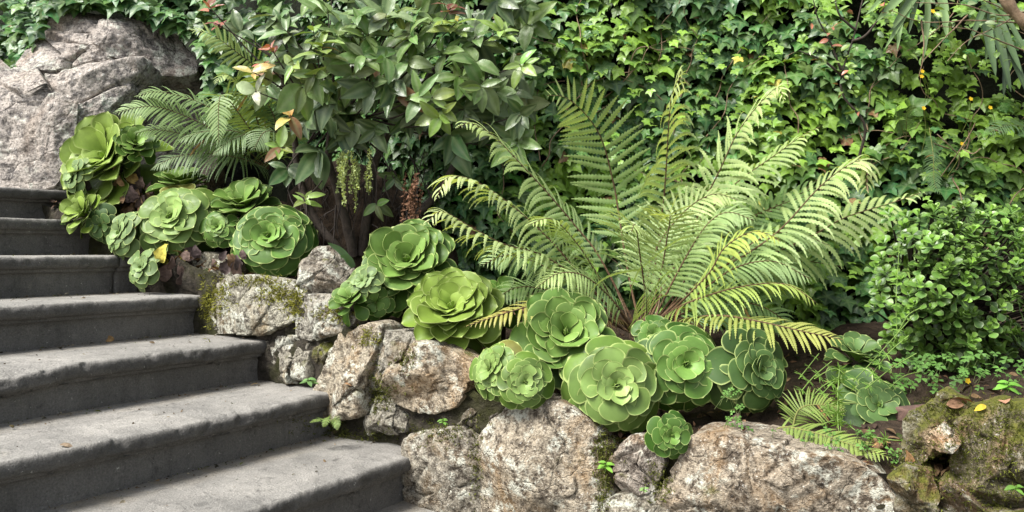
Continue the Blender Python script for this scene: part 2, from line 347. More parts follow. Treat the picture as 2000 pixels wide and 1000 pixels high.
for k in range(-4, 8):
    z0 = Z1 + (k - 1) * RISE; base = P1 + (k - 1) * RUN * U
    ends = [0.45] + JOINTS.get(k, [-1.3]) + [-3.3]
    for bi in range(len(ends) - 1):
        a, b_ = ends[bi] - (0.003 if bi else 0), ends[bi + 1] + 0.003
        nl = max(12, int((a - b_) / 0.007)); L = np.linspace(b_, a, nl)
        prof = list(PROF)
        if k == 7: prof = [(-1.6, 0.0)] + prof
        pr = np.array(prof)
        LL, II = np.meshgrid(L, np.arange(len(pr)), indexing='ij')
        o_ = pr[II, 0]; zz = pr[II, 1]
        Q = np.stack([LL, np.full_like(LL, k * 3.7), np.zeros_like(LL)], -1).reshape(-1, 3)
        lowf = fbm(Q, 3.0, 4, 40 + k).reshape(LL.shape); mid = fbm(Q, 11.0, 4, 60 + k).reshape(LL.shape)
        wear = 1.0 if k <= 3 else 0.5
        edge = np.exp(-((pr[II, 0] - 0.035) / 0.035) ** 2) * (pr[II, 1] > -0.07)
        o_ = o_ + edge * (0.009 * lowf + 0.010 * mid) * wear
        zz = zz + edge * (-0.006 * np.clip(lowf + 0.2, 0, 2) - 0.006 * np.clip(mid, 0, 1)) * wear
        zz = zz - 0.005 * wear * np.exp(-((pr[II, 0] - 0.03) / 0.10) ** 2) * (0.5 + 0.5 * lowf) * (pr[II, 1] > -0.03)
        if k in (2, 3):     # broken nosing towards the left
            notch = np.clip(fbm(Q, 2.2, 3, 90 + k).reshape(LL.shape) * 2.2 - 0.15, 0, 1) * np.clip((-0.7 - LL) / 0.3, 0, 1)
            zz = zz - edge * notch * 0.022; o_ = o_ - edge * notch * 0.016 * (zz > -0.05)
        chip = np.clip(fbm(np.stack([LL, pr[II, 0] * 1.5 + k * 5.1, pr[II, 1] * 1.5], -1).reshape(-1, 3), 16.0, 3, 130 + k).reshape(LL.shape) - 0.18, 0, 0.25) * 4
        o_ = o_ - edge * chip * 0.014 * wear; zz = zz - edge * chip * 0.005 * wear
        # arrises of each block rounded at the joints
        rnd = np.exp(-((LL - a) / 0.008) ** 2) + np.exp(-((LL - b_) / 0.008) ** 2)
        o_ = o_ - rnd * 0.006
        W = base - o_[..., None] * U + LL[..., None] * D + (z0 + zz)[..., None] * ZV
        W = W.reshape(-1, 3)
        W = W + nrm(-U + 0.7 * ZV) * (0.0035 * fbm(W, 22, 4, 7) + 0.0022 * fbm(W, 70, 2, 9))[:, None]
        polys = [grid_polys(nl, len(pr))[:, ::-1]]
        # end caps
        m_ = len(pr); polys.append(np.array([list(range(m_))])); polys.append(np.array([[(nl - 1) * m_ + q for q in range(m_)][::-1]]))
        t_ = random.uniform(0.9, 1.12)
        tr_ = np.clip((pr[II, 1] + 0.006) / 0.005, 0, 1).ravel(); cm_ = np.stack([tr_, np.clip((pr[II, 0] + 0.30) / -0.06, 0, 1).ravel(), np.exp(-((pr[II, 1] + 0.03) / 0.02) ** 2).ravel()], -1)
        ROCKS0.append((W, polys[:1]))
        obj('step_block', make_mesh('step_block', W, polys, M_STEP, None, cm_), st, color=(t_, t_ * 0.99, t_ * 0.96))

# ------------------------------------------------------------------ stones
def poly_radius(poly, ang):
    c = poly.mean(0); q = poly - c
    m = len(q); r = np.full(len(ang), 1e9)
    dx, dy = np.cos(ang), np.sin(ang)
    best = np.zeros(len(ang))
    for i in range(m):
        a, b = q[i], q[(i + 1) % m]; e = b - a
        den = dx * e[1] - dy * e[0]
        den = np.where(np.abs(den) < 1e-9, 1e-9, den)
        t = (a[0] * e[1] - a[1] * e[0]) / den; u = (a[0] * dy - a[1] * dx) / den
        ok = (t > 0) & (u >= -1e-6) & (u <= 1 + 1e-6)
        best = np.where(ok & (t > best), t, best)
    return c, best
def rock(poly, tf, tb, seed, O, AX, AY, AN, na=96, nr=26, q=2.8, facets=5, amp=0.012, fcut=0.55, cells=7, cella=0.011, ledge=0.45):
    """rock with a given outline in the plane O + x*AX + y*AY, bulging tf along AN in front and tb behind"""
    rs = np.random.RandomState(seed)
    poly = np.asarray(poly, float); ang = np.linspace(0, 2 * np.pi, na, endpoint=False)
    c, r = poly_radius(poly, ang)
    ker = np.array([1, 2, 3, 2, 1.]); ker /= ker.sum()
    r = sum(kk * np.roll(r, j - 2) for j, kk in enumerate(ker))
    th = np.concatenate([np.linspace(0.02, 0.5, nr) ** 1.0 * np.pi, np.linspace(0.5, 0.97, 9)[1:] * np.pi])
    rho = np.abs(np.sin(th)) ** (2 / q); hh = np.sign(np.cos(th)) * np.abs(np.cos(th)) ** (2 / q)
    R = rho[:, None] * r[None, :]
    x = c[0] + R * np.cos(ang); y = c[1] + R * np.sin(ang)
    h = np.where(hh[:, None] > 0, hh[:, None] * tf, hh[:, None] * tb) + 0 * x
    rm = r.mean()
    for k in range(facets):
        a = rs.uniform(0, 2 * np.pi); sl = rs.uniform(0.15, 0.8) * tf / rm * 1.6
        d = (x - c[0]) * np.cos(a) + (y - c[1]) * np.sin(a)
        pl = tf * rs.uniform(fcut, 1.0) - sl * (d - rs.uniform(-0.1, 0.3) * rm)
        h = np.where(h > 0, np.minimum(h, np.maximum(pl, 0.12 * tf * hh[:, None].clip(0) + 0.02 * tf)), h)
    W = O + x[..., None] * AX + y[..., None] * AY + h[..., None] * AN
    W = W.reshape(-1, 3)
    nn = nrm((x - c[0])[..., None] * AX / rm + (y - c[1])[..., None] * AY / rm + (h / max(tf, 1e-6))[..., None] * AN).reshape(-1, 3)
    amp = amp * min(1.0, rm / 0.07)
    disp = amp * (1.1 * fbm(W, 0.09 / amp if amp > 0.02 else 8, 5, seed) + 0.6 * fbm(W, 14, 4, seed + 50, ridge=True) + 0.35 * fbm(W, 45, 3, seed + 90))
    pc = np.stack([x, y], -1).reshape(-1, 2) + 0.10 * rm * np.stack([fbm(W, 1.2 / rm, 3, seed + 11), fbm(W, 1.2 / rm, 3, seed + 12)], -1)
    ext = poly.max(0) - poly.min(0); kc = cells; cella = cella * min(1.0, rm / 0.09); cc_ = poly.min(0) + rs.rand(kc, 2) * ext
    dd = ((pc[:, None, :] - cc_[None]) ** 2).sum(-1); ci_ = dd.argmin(1)
    sd = np.sort(np.sqrt(dd), 1); gap = (sd[:, 1] - sd[:, 0])
    slope = rs.normal(scale=1.0, size=(kc, 2)); offc = rs.uniform(-1, 0.6, kc)
    rel = ((pc - cc_[ci_]) * slope[ci_]).sum(-1) / rm
    disp = disp + cella * (offc[ci_] * 0.9 + 0.9 * rel) - cella * 0.9 * np.exp(-(gap / (0.035 * rm)) ** 2) * (vnoise(W * 3 / rm, seed + 3) > -0.2)
    # ledges: quantised layering along a tilted direction
    ax = nrm(rs.normal(size=3)); tt = (W @ ax) * 26 + 1.5 * fbm(W, 6, 2, seed + 5)
    disp = disp + amp * ledge * (np.abs((tt % 1.0) - 0.5) * 2 - 0.5)
    W = W + nn * disp[:, None]
    n_t = len(th); polys = [grid_polys(n_t, na, True)]
    polys.append(np.array([list(range(na))[::-1]])); polys.append(np.array([[(n_t - 1) * na + i for i in range(na)]]))
    return W, polys

wall = thing('stone_retaining_wall', P1 + ZV * -1.5, 'rough fieldstone retaining wall with mossy joints beside the stairs', 'wall')
ROCKV = list(ROCKS0) + [SOILG]
STONES = [  # outline in photo px, offset of face, tf, tb, tint, material
 ([(398, 600), (418, 560), (455, 538), (539, 551), (578, 577), (568, 625), (516, 656), (448, 652), (398, 650)], 0.07, 0.09, 0.18, (1.02, 1.0, 0.9), 0),
 ([(566, 622), (585, 574), (637, 577), (692, 620), (663, 646), (611, 670), (570, 662)], 0.06, 0.08, 0.16, (1.0, 0.98, 0.93), 0),
 ([(510, 690), (532, 652), (600, 668), (604, 740), (559, 745), (510, 722)], 0.07, 0.06, 0.14, (0.85, 0.82, 0.75), 0),
 ([(596, 690), (640, 662), (655, 680), (632, 715), (604, 730)], 0.08, 0.05, 0.12, (0.6, 0.56, 0.5), 1),
 ([(602, 766), (615, 725), (667, 642), (715, 631), (737, 642), (719, 701), (711, 766), (709, 817), (650, 822), (602, 808)], 0.03, 0.08, 0.18, (1.08, 0.98, 0.84), 0),
 ([(714, 754), (720, 682), (744, 652), (774, 644), (812, 658), (804, 678), (768, 718), (758, 742), (754, 774), (730, 772)], 0.05, 0.06, 0.16, (0.95, 0.92, 0.86), 0),
 ([(756, 754), (765, 724), (810, 676), (852, 680), (920, 724), (902, 760), (878, 798), (828, 810), (774, 790)], 0.03, 0.08, 0.18, (1.18, 1.03, 0.86), 0),
 ([(712, 825), (734, 776), (764, 788), (788, 814), (790, 846), (750, 854), (712, 848)], 0.05, 0.06, 0.12, (0.75, 0.72, 0.66), 0),
 ([(780, 952), (792, 852), (840, 845), (888, 842), (926, 880), (938, 940), (930, 1020), (924, 1090), (786, 1090)], 0.02, 0.08, 0.2, (0.92, 0.86, 0.78), 0),
 ([(934, 940), (952, 850), (996, 814), (1044, 792), (1082, 795), (1130, 826), (1172, 880), (1178, 1000), (1160, 1090), (940, 1090)], 0.01, 0.10, 0.22, (1.04, 0.93, 0.80), 0),
 ([(1190, 905), (1226, 862), (1272, 860), (1290, 910), (1274, 955), (1218, 974), (1196, 945)], 0.03, 0.07, 0.14, (0.95, 0.85, 0.8), 0),
 ([(1180, 990), (1230, 966), (1292, 958), (1306, 1000), (1296, 1080), (1180, 1080)], 0.03, 0.07, 0.14, (0.8, 0.75, 0.66), 0),
 ([(1262, 1010), (1306, 925), (1340, 848), (1411, 848), (1498, 862), (1634, 893), (1696, 924), (1742, 975), (1758, 1110), (1250, 1110)], 0.05, 0.09, 0.30, (0.98, 0.86, 0.74), 0),
 ([(1736, 935), (1770, 916), (1820, 922), (1836, 975), (1800, 1030), (1745, 1005)], 0.03, 0.06, 0.14, (0.8, 0.72, 0.62), 1),
 ([(1765, 1030), (1830, 985), (1850, 1100), (1765, 1100)], 0.04, 0.05, 0.12, (0.85, 0.82, 0.74), 1),
 ([(1806, 858), (1839, 833), (1874, 870), (1860, 886), (1820, 880)], -0.03, 0.05, 0.10, (1.6, 1.25, 0.95), 0),
 ([(1775, 830), (1839, 777), (1886, 805), (1890, 850), (1840, 880), (1790, 905), (1760, 900)], 0.10, 0.08, 0.2, (0.9, 0.9, 0.8), 1),
 ([(1870, 850), (1890, 815), (1944, 806), (2060, 795), (2120, 900), (2060, 1000), (1900, 990), (1862, 920)], 0.06, 0.12, 0.25, (0.95, 0.95, 0.8), 1),
 ([(1836, 960), (1866, 925), (1900, 985), (2000, 1000), (2080, 1010), (2080, 1110), (1845, 1110)], 0.03, 0.10, 0.2, (0.85, 0.8, 0.7), 1),
 ([(2090, 900), (2130, 830), (2240, 800), (2330, 850), (2340, 960), (2200, 1000), (2100, 990)], 0.06, 0.10, 0.22, (0.9, 0.85, 0.75), 1),
 ([(2340, 920), (2380, 840), (2500, 800), (2640, 860), (2660, 1000), (2500, 1060), (2350, 1020)], 0.06, 0.10, 0.22, (0.95, 0.86, 0.76), 0),
 ([(2090, 1010), (2200, 1010), (2330, 1000), (2360, 1100), (2300, 1200), (2090, 1180)], 0.05, 0.10, 0.2, (0.9, 0.82, 0.72), 0),
 ([(318, 548), (334, 515), (390, 490), (450, 510), (452, 548), (420, 575), (396, 600), (340, 565)], 0.14, 0.06, 0.16, (0.62, 0.6, 0.5), 0),
 ([(822, 818), (850, 806), (886, 806), (900, 826), (880, 842), (838, 842)], 0.09, 0.05, 0.1, (0.5, 0.46, 0.4), 1),
 ([(884, 800), (908, 768), (938, 775), (950, 806), (926, 836), (896, 830)], 0.08, 0.05, 0.1, (0.45, 0.42, 0.36), 0),
 ([(935, 850), (948, 820), (985, 800), (1000, 808), (962, 838), (946, 862)], 0.07, 0.04, 0.1, (0.5, 0.46, 0.42), 0),
 ([(790, 838), (812, 815), (830, 838), (806, 852)], 0.08, 0.04, 0.08, (0.5, 0.47, 0.42), 1),
 ([(598, 845), (640, 832), (700, 836), (712, 856), (660, 868), (606, 862)], 0.09, 0.04, 0.08, (0.4, 0.38, 0.33), 1),
 ([(1170, 880), (1192, 862), (1206, 884), (1196, 960), (1180, 985), (1170, 950)], 0.07, 0.04, 0.08, (0.4, 0.4, 0.3), 1),
 ([(225, 560), (236, 505), (300, 500), (330, 530), (320, 585), (240, 585)], 0.22, 0.05, 0.14, (0.35, 0.34, 0.32), 0),
 ([(140, 470), (160, 440), (230, 430), (262, 470), (240, 510), (170, 505)], 0.24, 0.06, 0.14, (0.4, 0.38, 0.35), 0),
]
for i, (pl, off, tf, tb, tint, mk) in enumerate(STONES):
    poly = np.array([on_wall(px, py, off - tf * 0.4) for px, py in pl]); poly = poly.mean(0) + (poly - poly.mean(0)) * 1.045
    W, polys = rock(poly, tf, tb, 100 + i, P1 + off * D, -U, ZV, -D, na=150 if i != 12 else 240, nr=42 if i != 12 else 70, cells=7 if i != 12 else 11, q=3.8, cella=0.014, amp=(0.011 if tf > 0.06 else 0.008) * (1.7 if mk else 1.0))
    ROCKV.append((W, polys))
    obj('stone', make_mesh('stone', W, polys, (M_STONE, M_MOSSY)[mk]), wall, color=tint)
# recessed joint filling
ss = np.linspace(-3.2, 2.9, 240); zz = np.linspace(-1.56, 0.0, 60)
S_, T_ = np.meshgrid(ss, np.linspace(0, 1, 60), indexing='ij')
top = np.interp(S_, BS, BZ) + 0.0; zl = -1.56 + (top + 1.56) * T_
Wm = (P1 - S_[..., None] * U + D * 0.07 + zl[..., None] * ZV).reshape(-1, 3)
Wm = Wm - D * (0.03 * fbm(Wm, 7, 4, 70) + 0.035 * fbm(Wm, 22, 4, 71, ridge=True))[:, None]
ROCKV.append((Wm, [grid_polys(240, 60)]))
obj('joint_filling', make_mesh('joint_filling', Wm, [grid_polys(240, 60)], M_MORT), wall)

# boulders behind and above
BOUL = [
 ('large pale boulder at the top of the cracked rock face under hanging ivy', [(20, 118), (70, 35), (150, 12), (210, 16), (290, 24), (352, 52), (392, 100), (392, 130), (290, 142), (200, 138), (110, 150), (36, 140)], 5.15, 0.24, 0.5, (1.0, 0.96, 0.95)),
 ('broad pale boulder with a jagged right edge rising above the top step', [(-120, 140), (-10, 112), (40, 118), (110, 148), (200, 130), (296, 122), (272, 178), (190, 246), (140, 310), (110, 350), (60, 362), (-120, 362)], 4.85, 0.24, 0.5, (1.03, 1.0, 0.99)),
 ('brownish boulder behind the feathery fern beside the rock face crack', [(280, 140), (388, 122), (430, 180), (430, 300), (380, 365), (200, 368), (100, 368), (104, 330), (160, 255), (250, 185)], 5.2, 0.22, 0.5, (0.95, 0.88, 0.80)),
 ('low rock slab sitting directly on the top step', [(-60, 352), (60, 342), (112, 322), (150, 345), (156, 372), (-60, 374)], 4.75, 0.14, 0.4, (0.85, 0.82, 0.76)),
 ('small rounded brown rock between two rosette clumps under the shrub', [(580, 560), (588, 512), (618, 476), (652, 478), (692, 520), (704, 570), (650, 592), (600, 585)], 3.35, 0.10, 0.18, (0.80, 0.74, 0.68)),
 ('dark rock wedge behind the top step beneath ivy at left', [(-160, 190), (-60, 160), (10, 165), (20, 230), (-60, 260), (-160, 270)], 5.2, 0.2, 0.4, (0.8, 0.72, 0.64)),
]
for i, (lab, pl, Y, tf, tb, tint) in enumerate(BOUL):
    big = i < 3
    AXb = nrm(np.array((1.0, 0.12, 0.0))); AYb = nrm(np.array((0.0, 0.50 if i != 4 else 0.25, 1.0))); ANb = nrm(np.cross(AXb, AYb)); AXb = np.cross(AYb, ANb)
    zc = np.mean([(HOR - p_[1]) / F * Y for p_ in pl]); Ob = np.array((0, Y, zc)); poly = []
    for px, py in pl:
        rr0 = np.array(((px - 1000) / F, 1.0, (HOR - py) / F)); tt0 = np.dot(Ob + ANb * tf * 0.4, ANb) / np.dot(rr0, ANb); q0 = rr0 * tt0 - Ob
        poly.append((np.dot(q0, AXb), np.dot(q0, AYb)))
    W, polys = rock(poly, tf, tb, 300 + i * 7, Ob, AXb, AYb, ANb, na=300 if big else 120, nr=120 if big else 40, q=3.4, facets=5 if big else 4, amp=0.017 if big else 0.012, fcut=0.8, cells=6 if big else 6, cella=0.042 if big else 0.010, ledge=0.12)
    c = W.mean(0)
    tag(obj('boulder', make_mesh('boulder', W, polys, M_BOULD if i != 4 else M_STONE), color=tint), lab, 'boulder', 'boulders around the planting')

# ------------------------------------------------------------------ leaf templates
def aeo_leaf(cup=0.25, rec=0.1, wide=1.0, nx=9, ny=16):
    s = 1 - (1 - np.linspace(0, 1, ny)) ** 2.1
    w = 0.085 + 0.285 * np.clip((s - 0.05) / 0.65, 0, 1) ** 1.5
    k = np.clip((s - 0.70) / 0.30, 0, 1); w = w * np.sqrt(np.clip(1 - k ** 2.2, 0, 1)) * wide
    x = np.sin(np.linspace(-1, 1, nx) * np.pi / 2 * 0.92) / math.sin(np.pi / 2 * 0.92)
    Xg = w[:, None] * x[None, :]
    Yg = np.repeat(s[:, None], nx, 1); Yg[-1, :] = 1.02
    bend = 0.26 * s * (1 - s) - rec * np.clip(s - 0.30, 0, 1) ** 2 * 0.9
    Zg = bend[:, None] + cup * np.abs(x[None, :]) ** 2.2 * w[:, None] * (0.35 + 0.65 * s[:, None]) + cup * 0.35 * np.clip(s[:, None] - 0.7, 0, 1) ** 2
    th = 0.05 * (1 - np.abs(x[None, :]) ** 2.5) * (1 - 0.6 * s[:, None]) + 0.012
    top = np.stack([Xg, Yg, Zg], -1).reshape(-1, 3); bot = np.stack([Xg, Yg, Zg - th], -1).reshape(-1, 3)
    e = np.maximum(np.clip((np.abs(x[None, :]) - 0.93) / 0.07, 0, 1) * (s[:, None] > 0.3), np.clip((s[:, None] - 0.975) / 0.02, 0, 1)) + 0 * Xg
    pt = grid_polys(ny, nx); n = len(top)
    bd = [i * nx for i in range(ny)] + [(ny - 1) * nx + j for j in range(1, nx)] + [i * nx + nx - 1 for i in range(ny - 2, -1, -1)]
    r1 = top[bd]; r2 = bot[bd]; q = len(bd)
    rim = [(2 * n + i, 2 * n + i + 1, 2 * n + q + i + 1, 2 * n + q + i) for i in range(q - 1)]
    m = np.zeros((2 * n + 2 * q, 3)); m[:n, 0] = e.ravel(); m[n:2 * n, 0] = e.ravel() * 0.6; m[2 * n:, 0] = 0.65; m[n:2 * n, 2] = 1
    return np.vstack([top, bot, r1, r2]), [pt[:, ::-1], pt + n, np.array(rim)], m
AEO = []
for cup, rec, wide in ((0.40, 0.10, 1.0), (0.36, 0.16, 1.05), (0.32, 0.26, 1.08), (0.28, 0.36, 1.08), (0.20, 0.46, 1.1), (0.38, 0.20, 1.0), (0.12, 0.58, 1.04), (0.34, 0.40, 1.12), (-0.10, 0.40, 1.12), (-0.25, 0.55, 1.16), (-0.05, 0.25, 1.1), (0.15, -0.15, 1.1), (0.25, -0.30, 1.15)):
    V, Pp, m = aeo_leaf(cup, rec, wide); AEO.append(make_mesh('aeonium_leaf', V, Pp, M_SUC, None, m))
# withered leaf
V, Pp, m = aeo_leaf(0.5, 0.9, 0.9); V = V.copy(); V += 0.05 * np.stack([vnoise(V * 6, q) for q in (1, 2, 3)], -1)
DEADLEAF = make_mesh('withered_leaf', V, Pp, M_DEAD, None, m)

def simple_leaf(fold=0.25, arc=0.25, wmax=0.24, nx=5, ny=13, power=1.0, tipx=0.6):
    s = np.linspace(0, 1, ny); w = wmax * np.sin(np.pi * np.clip(s, 0, 1) ** 0.85) ** 0.8; w[0] = 0.012; w[-1] = 0.004
    x = np.linspace(-1, 1, nx)
    Xg = w[:, None] * x; Yg = np.repeat(s[:, None], nx, 1)
    Zg = np.abs(Xg) * fold - arc * (s[:, None] - 0.2) ** 2 + 0.01 * np.sin(s[:, None] * 18 + x * 2) * np.abs(x)
    m = np.zeros((ny * nx, 3)); m[:, 1] = np.repeat((np.abs(x) < 0.01)[None, :], ny, 0).ravel(); m[:, 0] = np.repeat((np.abs(x) > 0.99)[None, :], ny, 0).ravel()
    return np.stack([Xg, Yg, Zg], -1).reshape(-1, 3), [grid_polys(ny, nx)[:, ::-1]], m
def ivy_template(lob=1.0, seed=0):
    rs = np.random.RandomState(seed)
    half = [(0.0, 0.02), (0.16, -0.14), (0.36, -0.08), (0.34, 0.12), (0.42 + 0.10 * lob, 0.30), (0.56 * (0.7 + 0.3 * lob), 0.46), (0.34 - 0.06 * (lob - 1), 0.52), (0.22 - 0.03 * lob, 0.70), (0.0, 1.06)]
    pts = half + [(-x, y) for x, y in half[-2:0:-1]]
    O = np.array(pts) + rs.normal(scale=0.018, size=(len(pts), 2)); c = np.array((0.0, 0.28)); n = len(O)
    mid = c + (O - c) * 0.5
    def zf(p): return -0.16 * (np.hypot(p[:, 0] * 1.1, p[:, 1] - 0.28)) ** 1.6 + 0.10 * np.abs(p[:, 0])
    lobes = {2: 0.9, 5: 1, 8: 1, 11: 1, 14: 0.9, 0: 1}
    tipm = np.array([lobes.get(i, 0.0) for i in range(n)])
    zo = zf(O) + np.where(tipm > 0, -0.05, 0.02); zm = zf(mid) + np.where(tipm > 0, -0.015, 0.025)
    V = np.vstack([[(c[0], c[1], 0.0)], np.column_stack([mid, zm]), np.column_stack([O, zo])])
    m = np.zeros((len(V), 3)); m[0, 1] = 1; m[1:n + 1, 1] = tipm; m[n + 1:, 1] = tipm * 0.6
    tri = np.array([(0, 1 + i, 1 + (i + 1) % n) for i in range(n)]); qd = np.array([(1 + i, 1 + n + i, 1 + n + (i + 1) % n, 1 + (i + 1) % n) for i in range(n)])
    V = V[:, [0, 1, 2]]; V[:, 0] *= -1
    return V, [tri, qd], m
def frames(nv, tv):
    nv = nrm(nv); tv = nrm(tv - nv * np.sum(tv * nv, -1, keepdims=True)); return np.cross(tv, nv), tv, nv
def scatter(tmpl, pos, nv, tv, size, col, g, wscale=None):
    """add len(pos) transformed copies of a template to a Geo"""
    V, Pp, m = tmpl; X, T, Nn = frames(nv, tv); k = len(pos); size = np.broadcast_to(size, (k,))
    ws = np.ones(k) if wscale is None else wscale
    W = pos[:, None, :] + size[:, None, None] * (V[None, :, 0:1] * ws[:, None, None] * X[:, None] + V[None, :, 1:2] * T[:, None] + V[None, :, 2:3] * Nn[:, None])
    off = (np.arange(k) * len(V))[:, None, None]
    g.add(W.reshape(-1, 3), [(p[None] + off).reshape(-1, p.shape[1]) for p in Pp], np.repeat(col, len(V), 0), np.tile(m, (k, 1)))
def leaf_matrix(p, nv, tv, size, w=1.0):
    X, T, Nn = frames(np.asarray(nv, float)[None], np.asarray(tv, float)[None])
    M = Matrix.Identity(4)
    for r in range(3):
        M[r][0] = X[0, r] * size * w; M[r][1] = T[0, r] * size; M[r][2] = Nn[0, r] * size; M[r][3] = p[r]
    return M

# ------------------------------------------------------------------ aeonium rosettes
AG = 'aeonium rosettes spilling over the wall'
ROS = [  # px, py, Y, diameter px, facing(view x,y,z), n leaves, outer elevation deg, colour mode, label, dome
 (205, 305, 3.95, 205, (-0.30, 0.42, 0.85), 44, -25, 'y', 'big lopsided aeonium rosette with yellow leaf rims highest beside the top step', 0.5),
 (264, 277, 3.85, 84, (0.35, 0.45, 0.82), 30, 15, 'g', 'small tight aeonium rosette in front of the feathery fern against the boulder', 0.2),
 (143, 342, 3.85, 78, (-0.55, 0.2, 0.8), 28, 5, 'b', 'small bluish aeonium rosette overhanging the end of the top step', 0.2),
 (158, 412, 3.80, 92, (-0.35, 0.45, 0.82), 28, 5, 'y', 'yellowish aeonium rosette below the top step beside the small weed', 0.3),
 (196, 440, 3.78, 84, (-0.1, -0.1, 0.95), 18, -10, 'd', 'limp dull aeonium rosette drooping at the side of the second step from top', 0.3),
 (352, 352, 3.85, 112, (0.0, 0.93, 0.30), 34, 20, 'g', 'aeonium rosette seen edge on beneath the feathery fern', 0.1),
 (335, 424, 3.62, 168, (-0.08, 0.42, 0.90), 52, -12, 'p', 'round pale centred aeonium rosette with brown withered leaves hanging under it', 0.3),
 (234, 456, 3.60, 96, (-0.55, 0.35, 0.78), 30, 0, 'b', 'glaucous grey aeonium rosette leaning over the step left of the pale centred one', 0.2),
 (276, 522, 3.50, 82, (-0.35, 0.35, 0.85), 26, 0, 'b', 'lowest small grey green aeonium rosette hanging over the step joint', 0.2),
 (425, 443, 3.58, 76, (-0.05, 0.35, 0.92), 30, 10, 'g', 'small aeonium rosette squeezed between two big round ones on the upper wall', 0.2),
 (472, 395, 3.68, 132, (0.0, 0.80, 0.60), 38, 10, 'g', 'aeonium rosette half hidden behind the dark green dish shaped one', 0.2),
 (525, 462, 3.48, 176, (0.05, 0.38, 0.92), 56, -22, 'n', 'dark green dish shaped aeonium rosette with drooping lower leaves above the mossy stone', 0.45),
 (795, 508, 3.10, 186, (0.0, 0.55, 0.83), 60, -14, 'g', 'tall domed aeonium rosette beside the rounded brown rock', 0.45),
 (708, 548, 2.98, 76, (-0.35, 0.45, 0.82), 26, 10, 'b', 'small pale aeonium offset tucked into the side of the tall domed rosette', 0.2),
 (682, 582, 2.98, 82, (-0.25, 0.70, 0.66), 26, 15, 'g', 'small aeonium rosette lying on the mossy wall stone', 0.2),
 (735, 590, 3.02, 90, (0.1, -0.05, 0.95), 18, -15, 'n', 'dark drooping aeonium leaves under the tall domed rosette', 0.3),
 (882, 600, 2.86, 190, (-0.06, 0.66, 0.75), 58, -10, 'y', 'upturned aeonium rosette with yellow green lower leaves left of the fern', 0.6),
 (985, 575, 3.05, 100, (0.1, 0.85, 0.5), 26, 10, 'n', 'dark aeonium rosette half hidden by the hanging fern fronds', 0.2),
 (957, 722, 2.52, 116, (-0.62, 0.30, 0.72), 34, 0, 'p', 'pale side facing aeonium rosette at the wall edge above the large reddish stone', 0.25),
 (1026, 746, 2.46, 108, (0.10, 0.25, 0.96), 32, 0, 'p', 'small flat aeonium rosette in front of the pale side facing one', 0.2),
 (1105, 650, 2.62, 190, (0.0, 0.48, 0.88), 48, -12, 'g', 'wide aeonium rosette directly below the fern with big lower leaves', 0.45),
 (1203, 754, 2.44, 208, (0.02, 0.24, 0.97), 44, -14, 'p', 'largest flat open aeonium rosette on top of the low wall', 0.35),
 (1338, 712, 2.48, 186, (0.06, 0.32, 0.95), 42, -14, 'n', 'dark aeonium rosette right of the largest open one', 0.35),
 (1484, 722, 2.46, 176, (0.40, 0.22, 0.88), 42, -10, 'd', 'shaded dull green aeonium rosette under the yellowing hanging frond', 0.3),
 (1312, 850, 2.28, 96, (0.12, 0.18, 0.97), 26, 0, 'n', 'little aeonium rosette hanging low over the reddish rock slab', 0.2),
 (1278, 655, 2.66, 92, (0.0, 0.45, 0.88), 22, 5, 'n', 'aeonium rosette partly hidden at the foot of the fern stalks', 0.2),
 (1676, 690, 2.62, 120, (0.0, 0.86, 0.5), 30, 12, 'd', 'bowl shaped aeonium rosette below the jade bush', 0.2),
 (1716, 792, 2.36, 150, (0.08, 0.55, 0.82), 26, 2, 'd', 'loose long leaved aeonium rosette beside the mossy rock', 0.25),
]
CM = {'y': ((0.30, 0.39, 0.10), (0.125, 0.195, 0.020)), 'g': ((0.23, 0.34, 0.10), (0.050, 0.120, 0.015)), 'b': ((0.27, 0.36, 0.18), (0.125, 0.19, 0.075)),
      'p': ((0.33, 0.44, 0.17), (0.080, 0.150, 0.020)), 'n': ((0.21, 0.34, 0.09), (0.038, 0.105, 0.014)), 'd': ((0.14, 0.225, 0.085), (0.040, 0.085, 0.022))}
BOWL = {0, 1, 3, 5, 10, 12, 14, 16, 17, 20, 26}
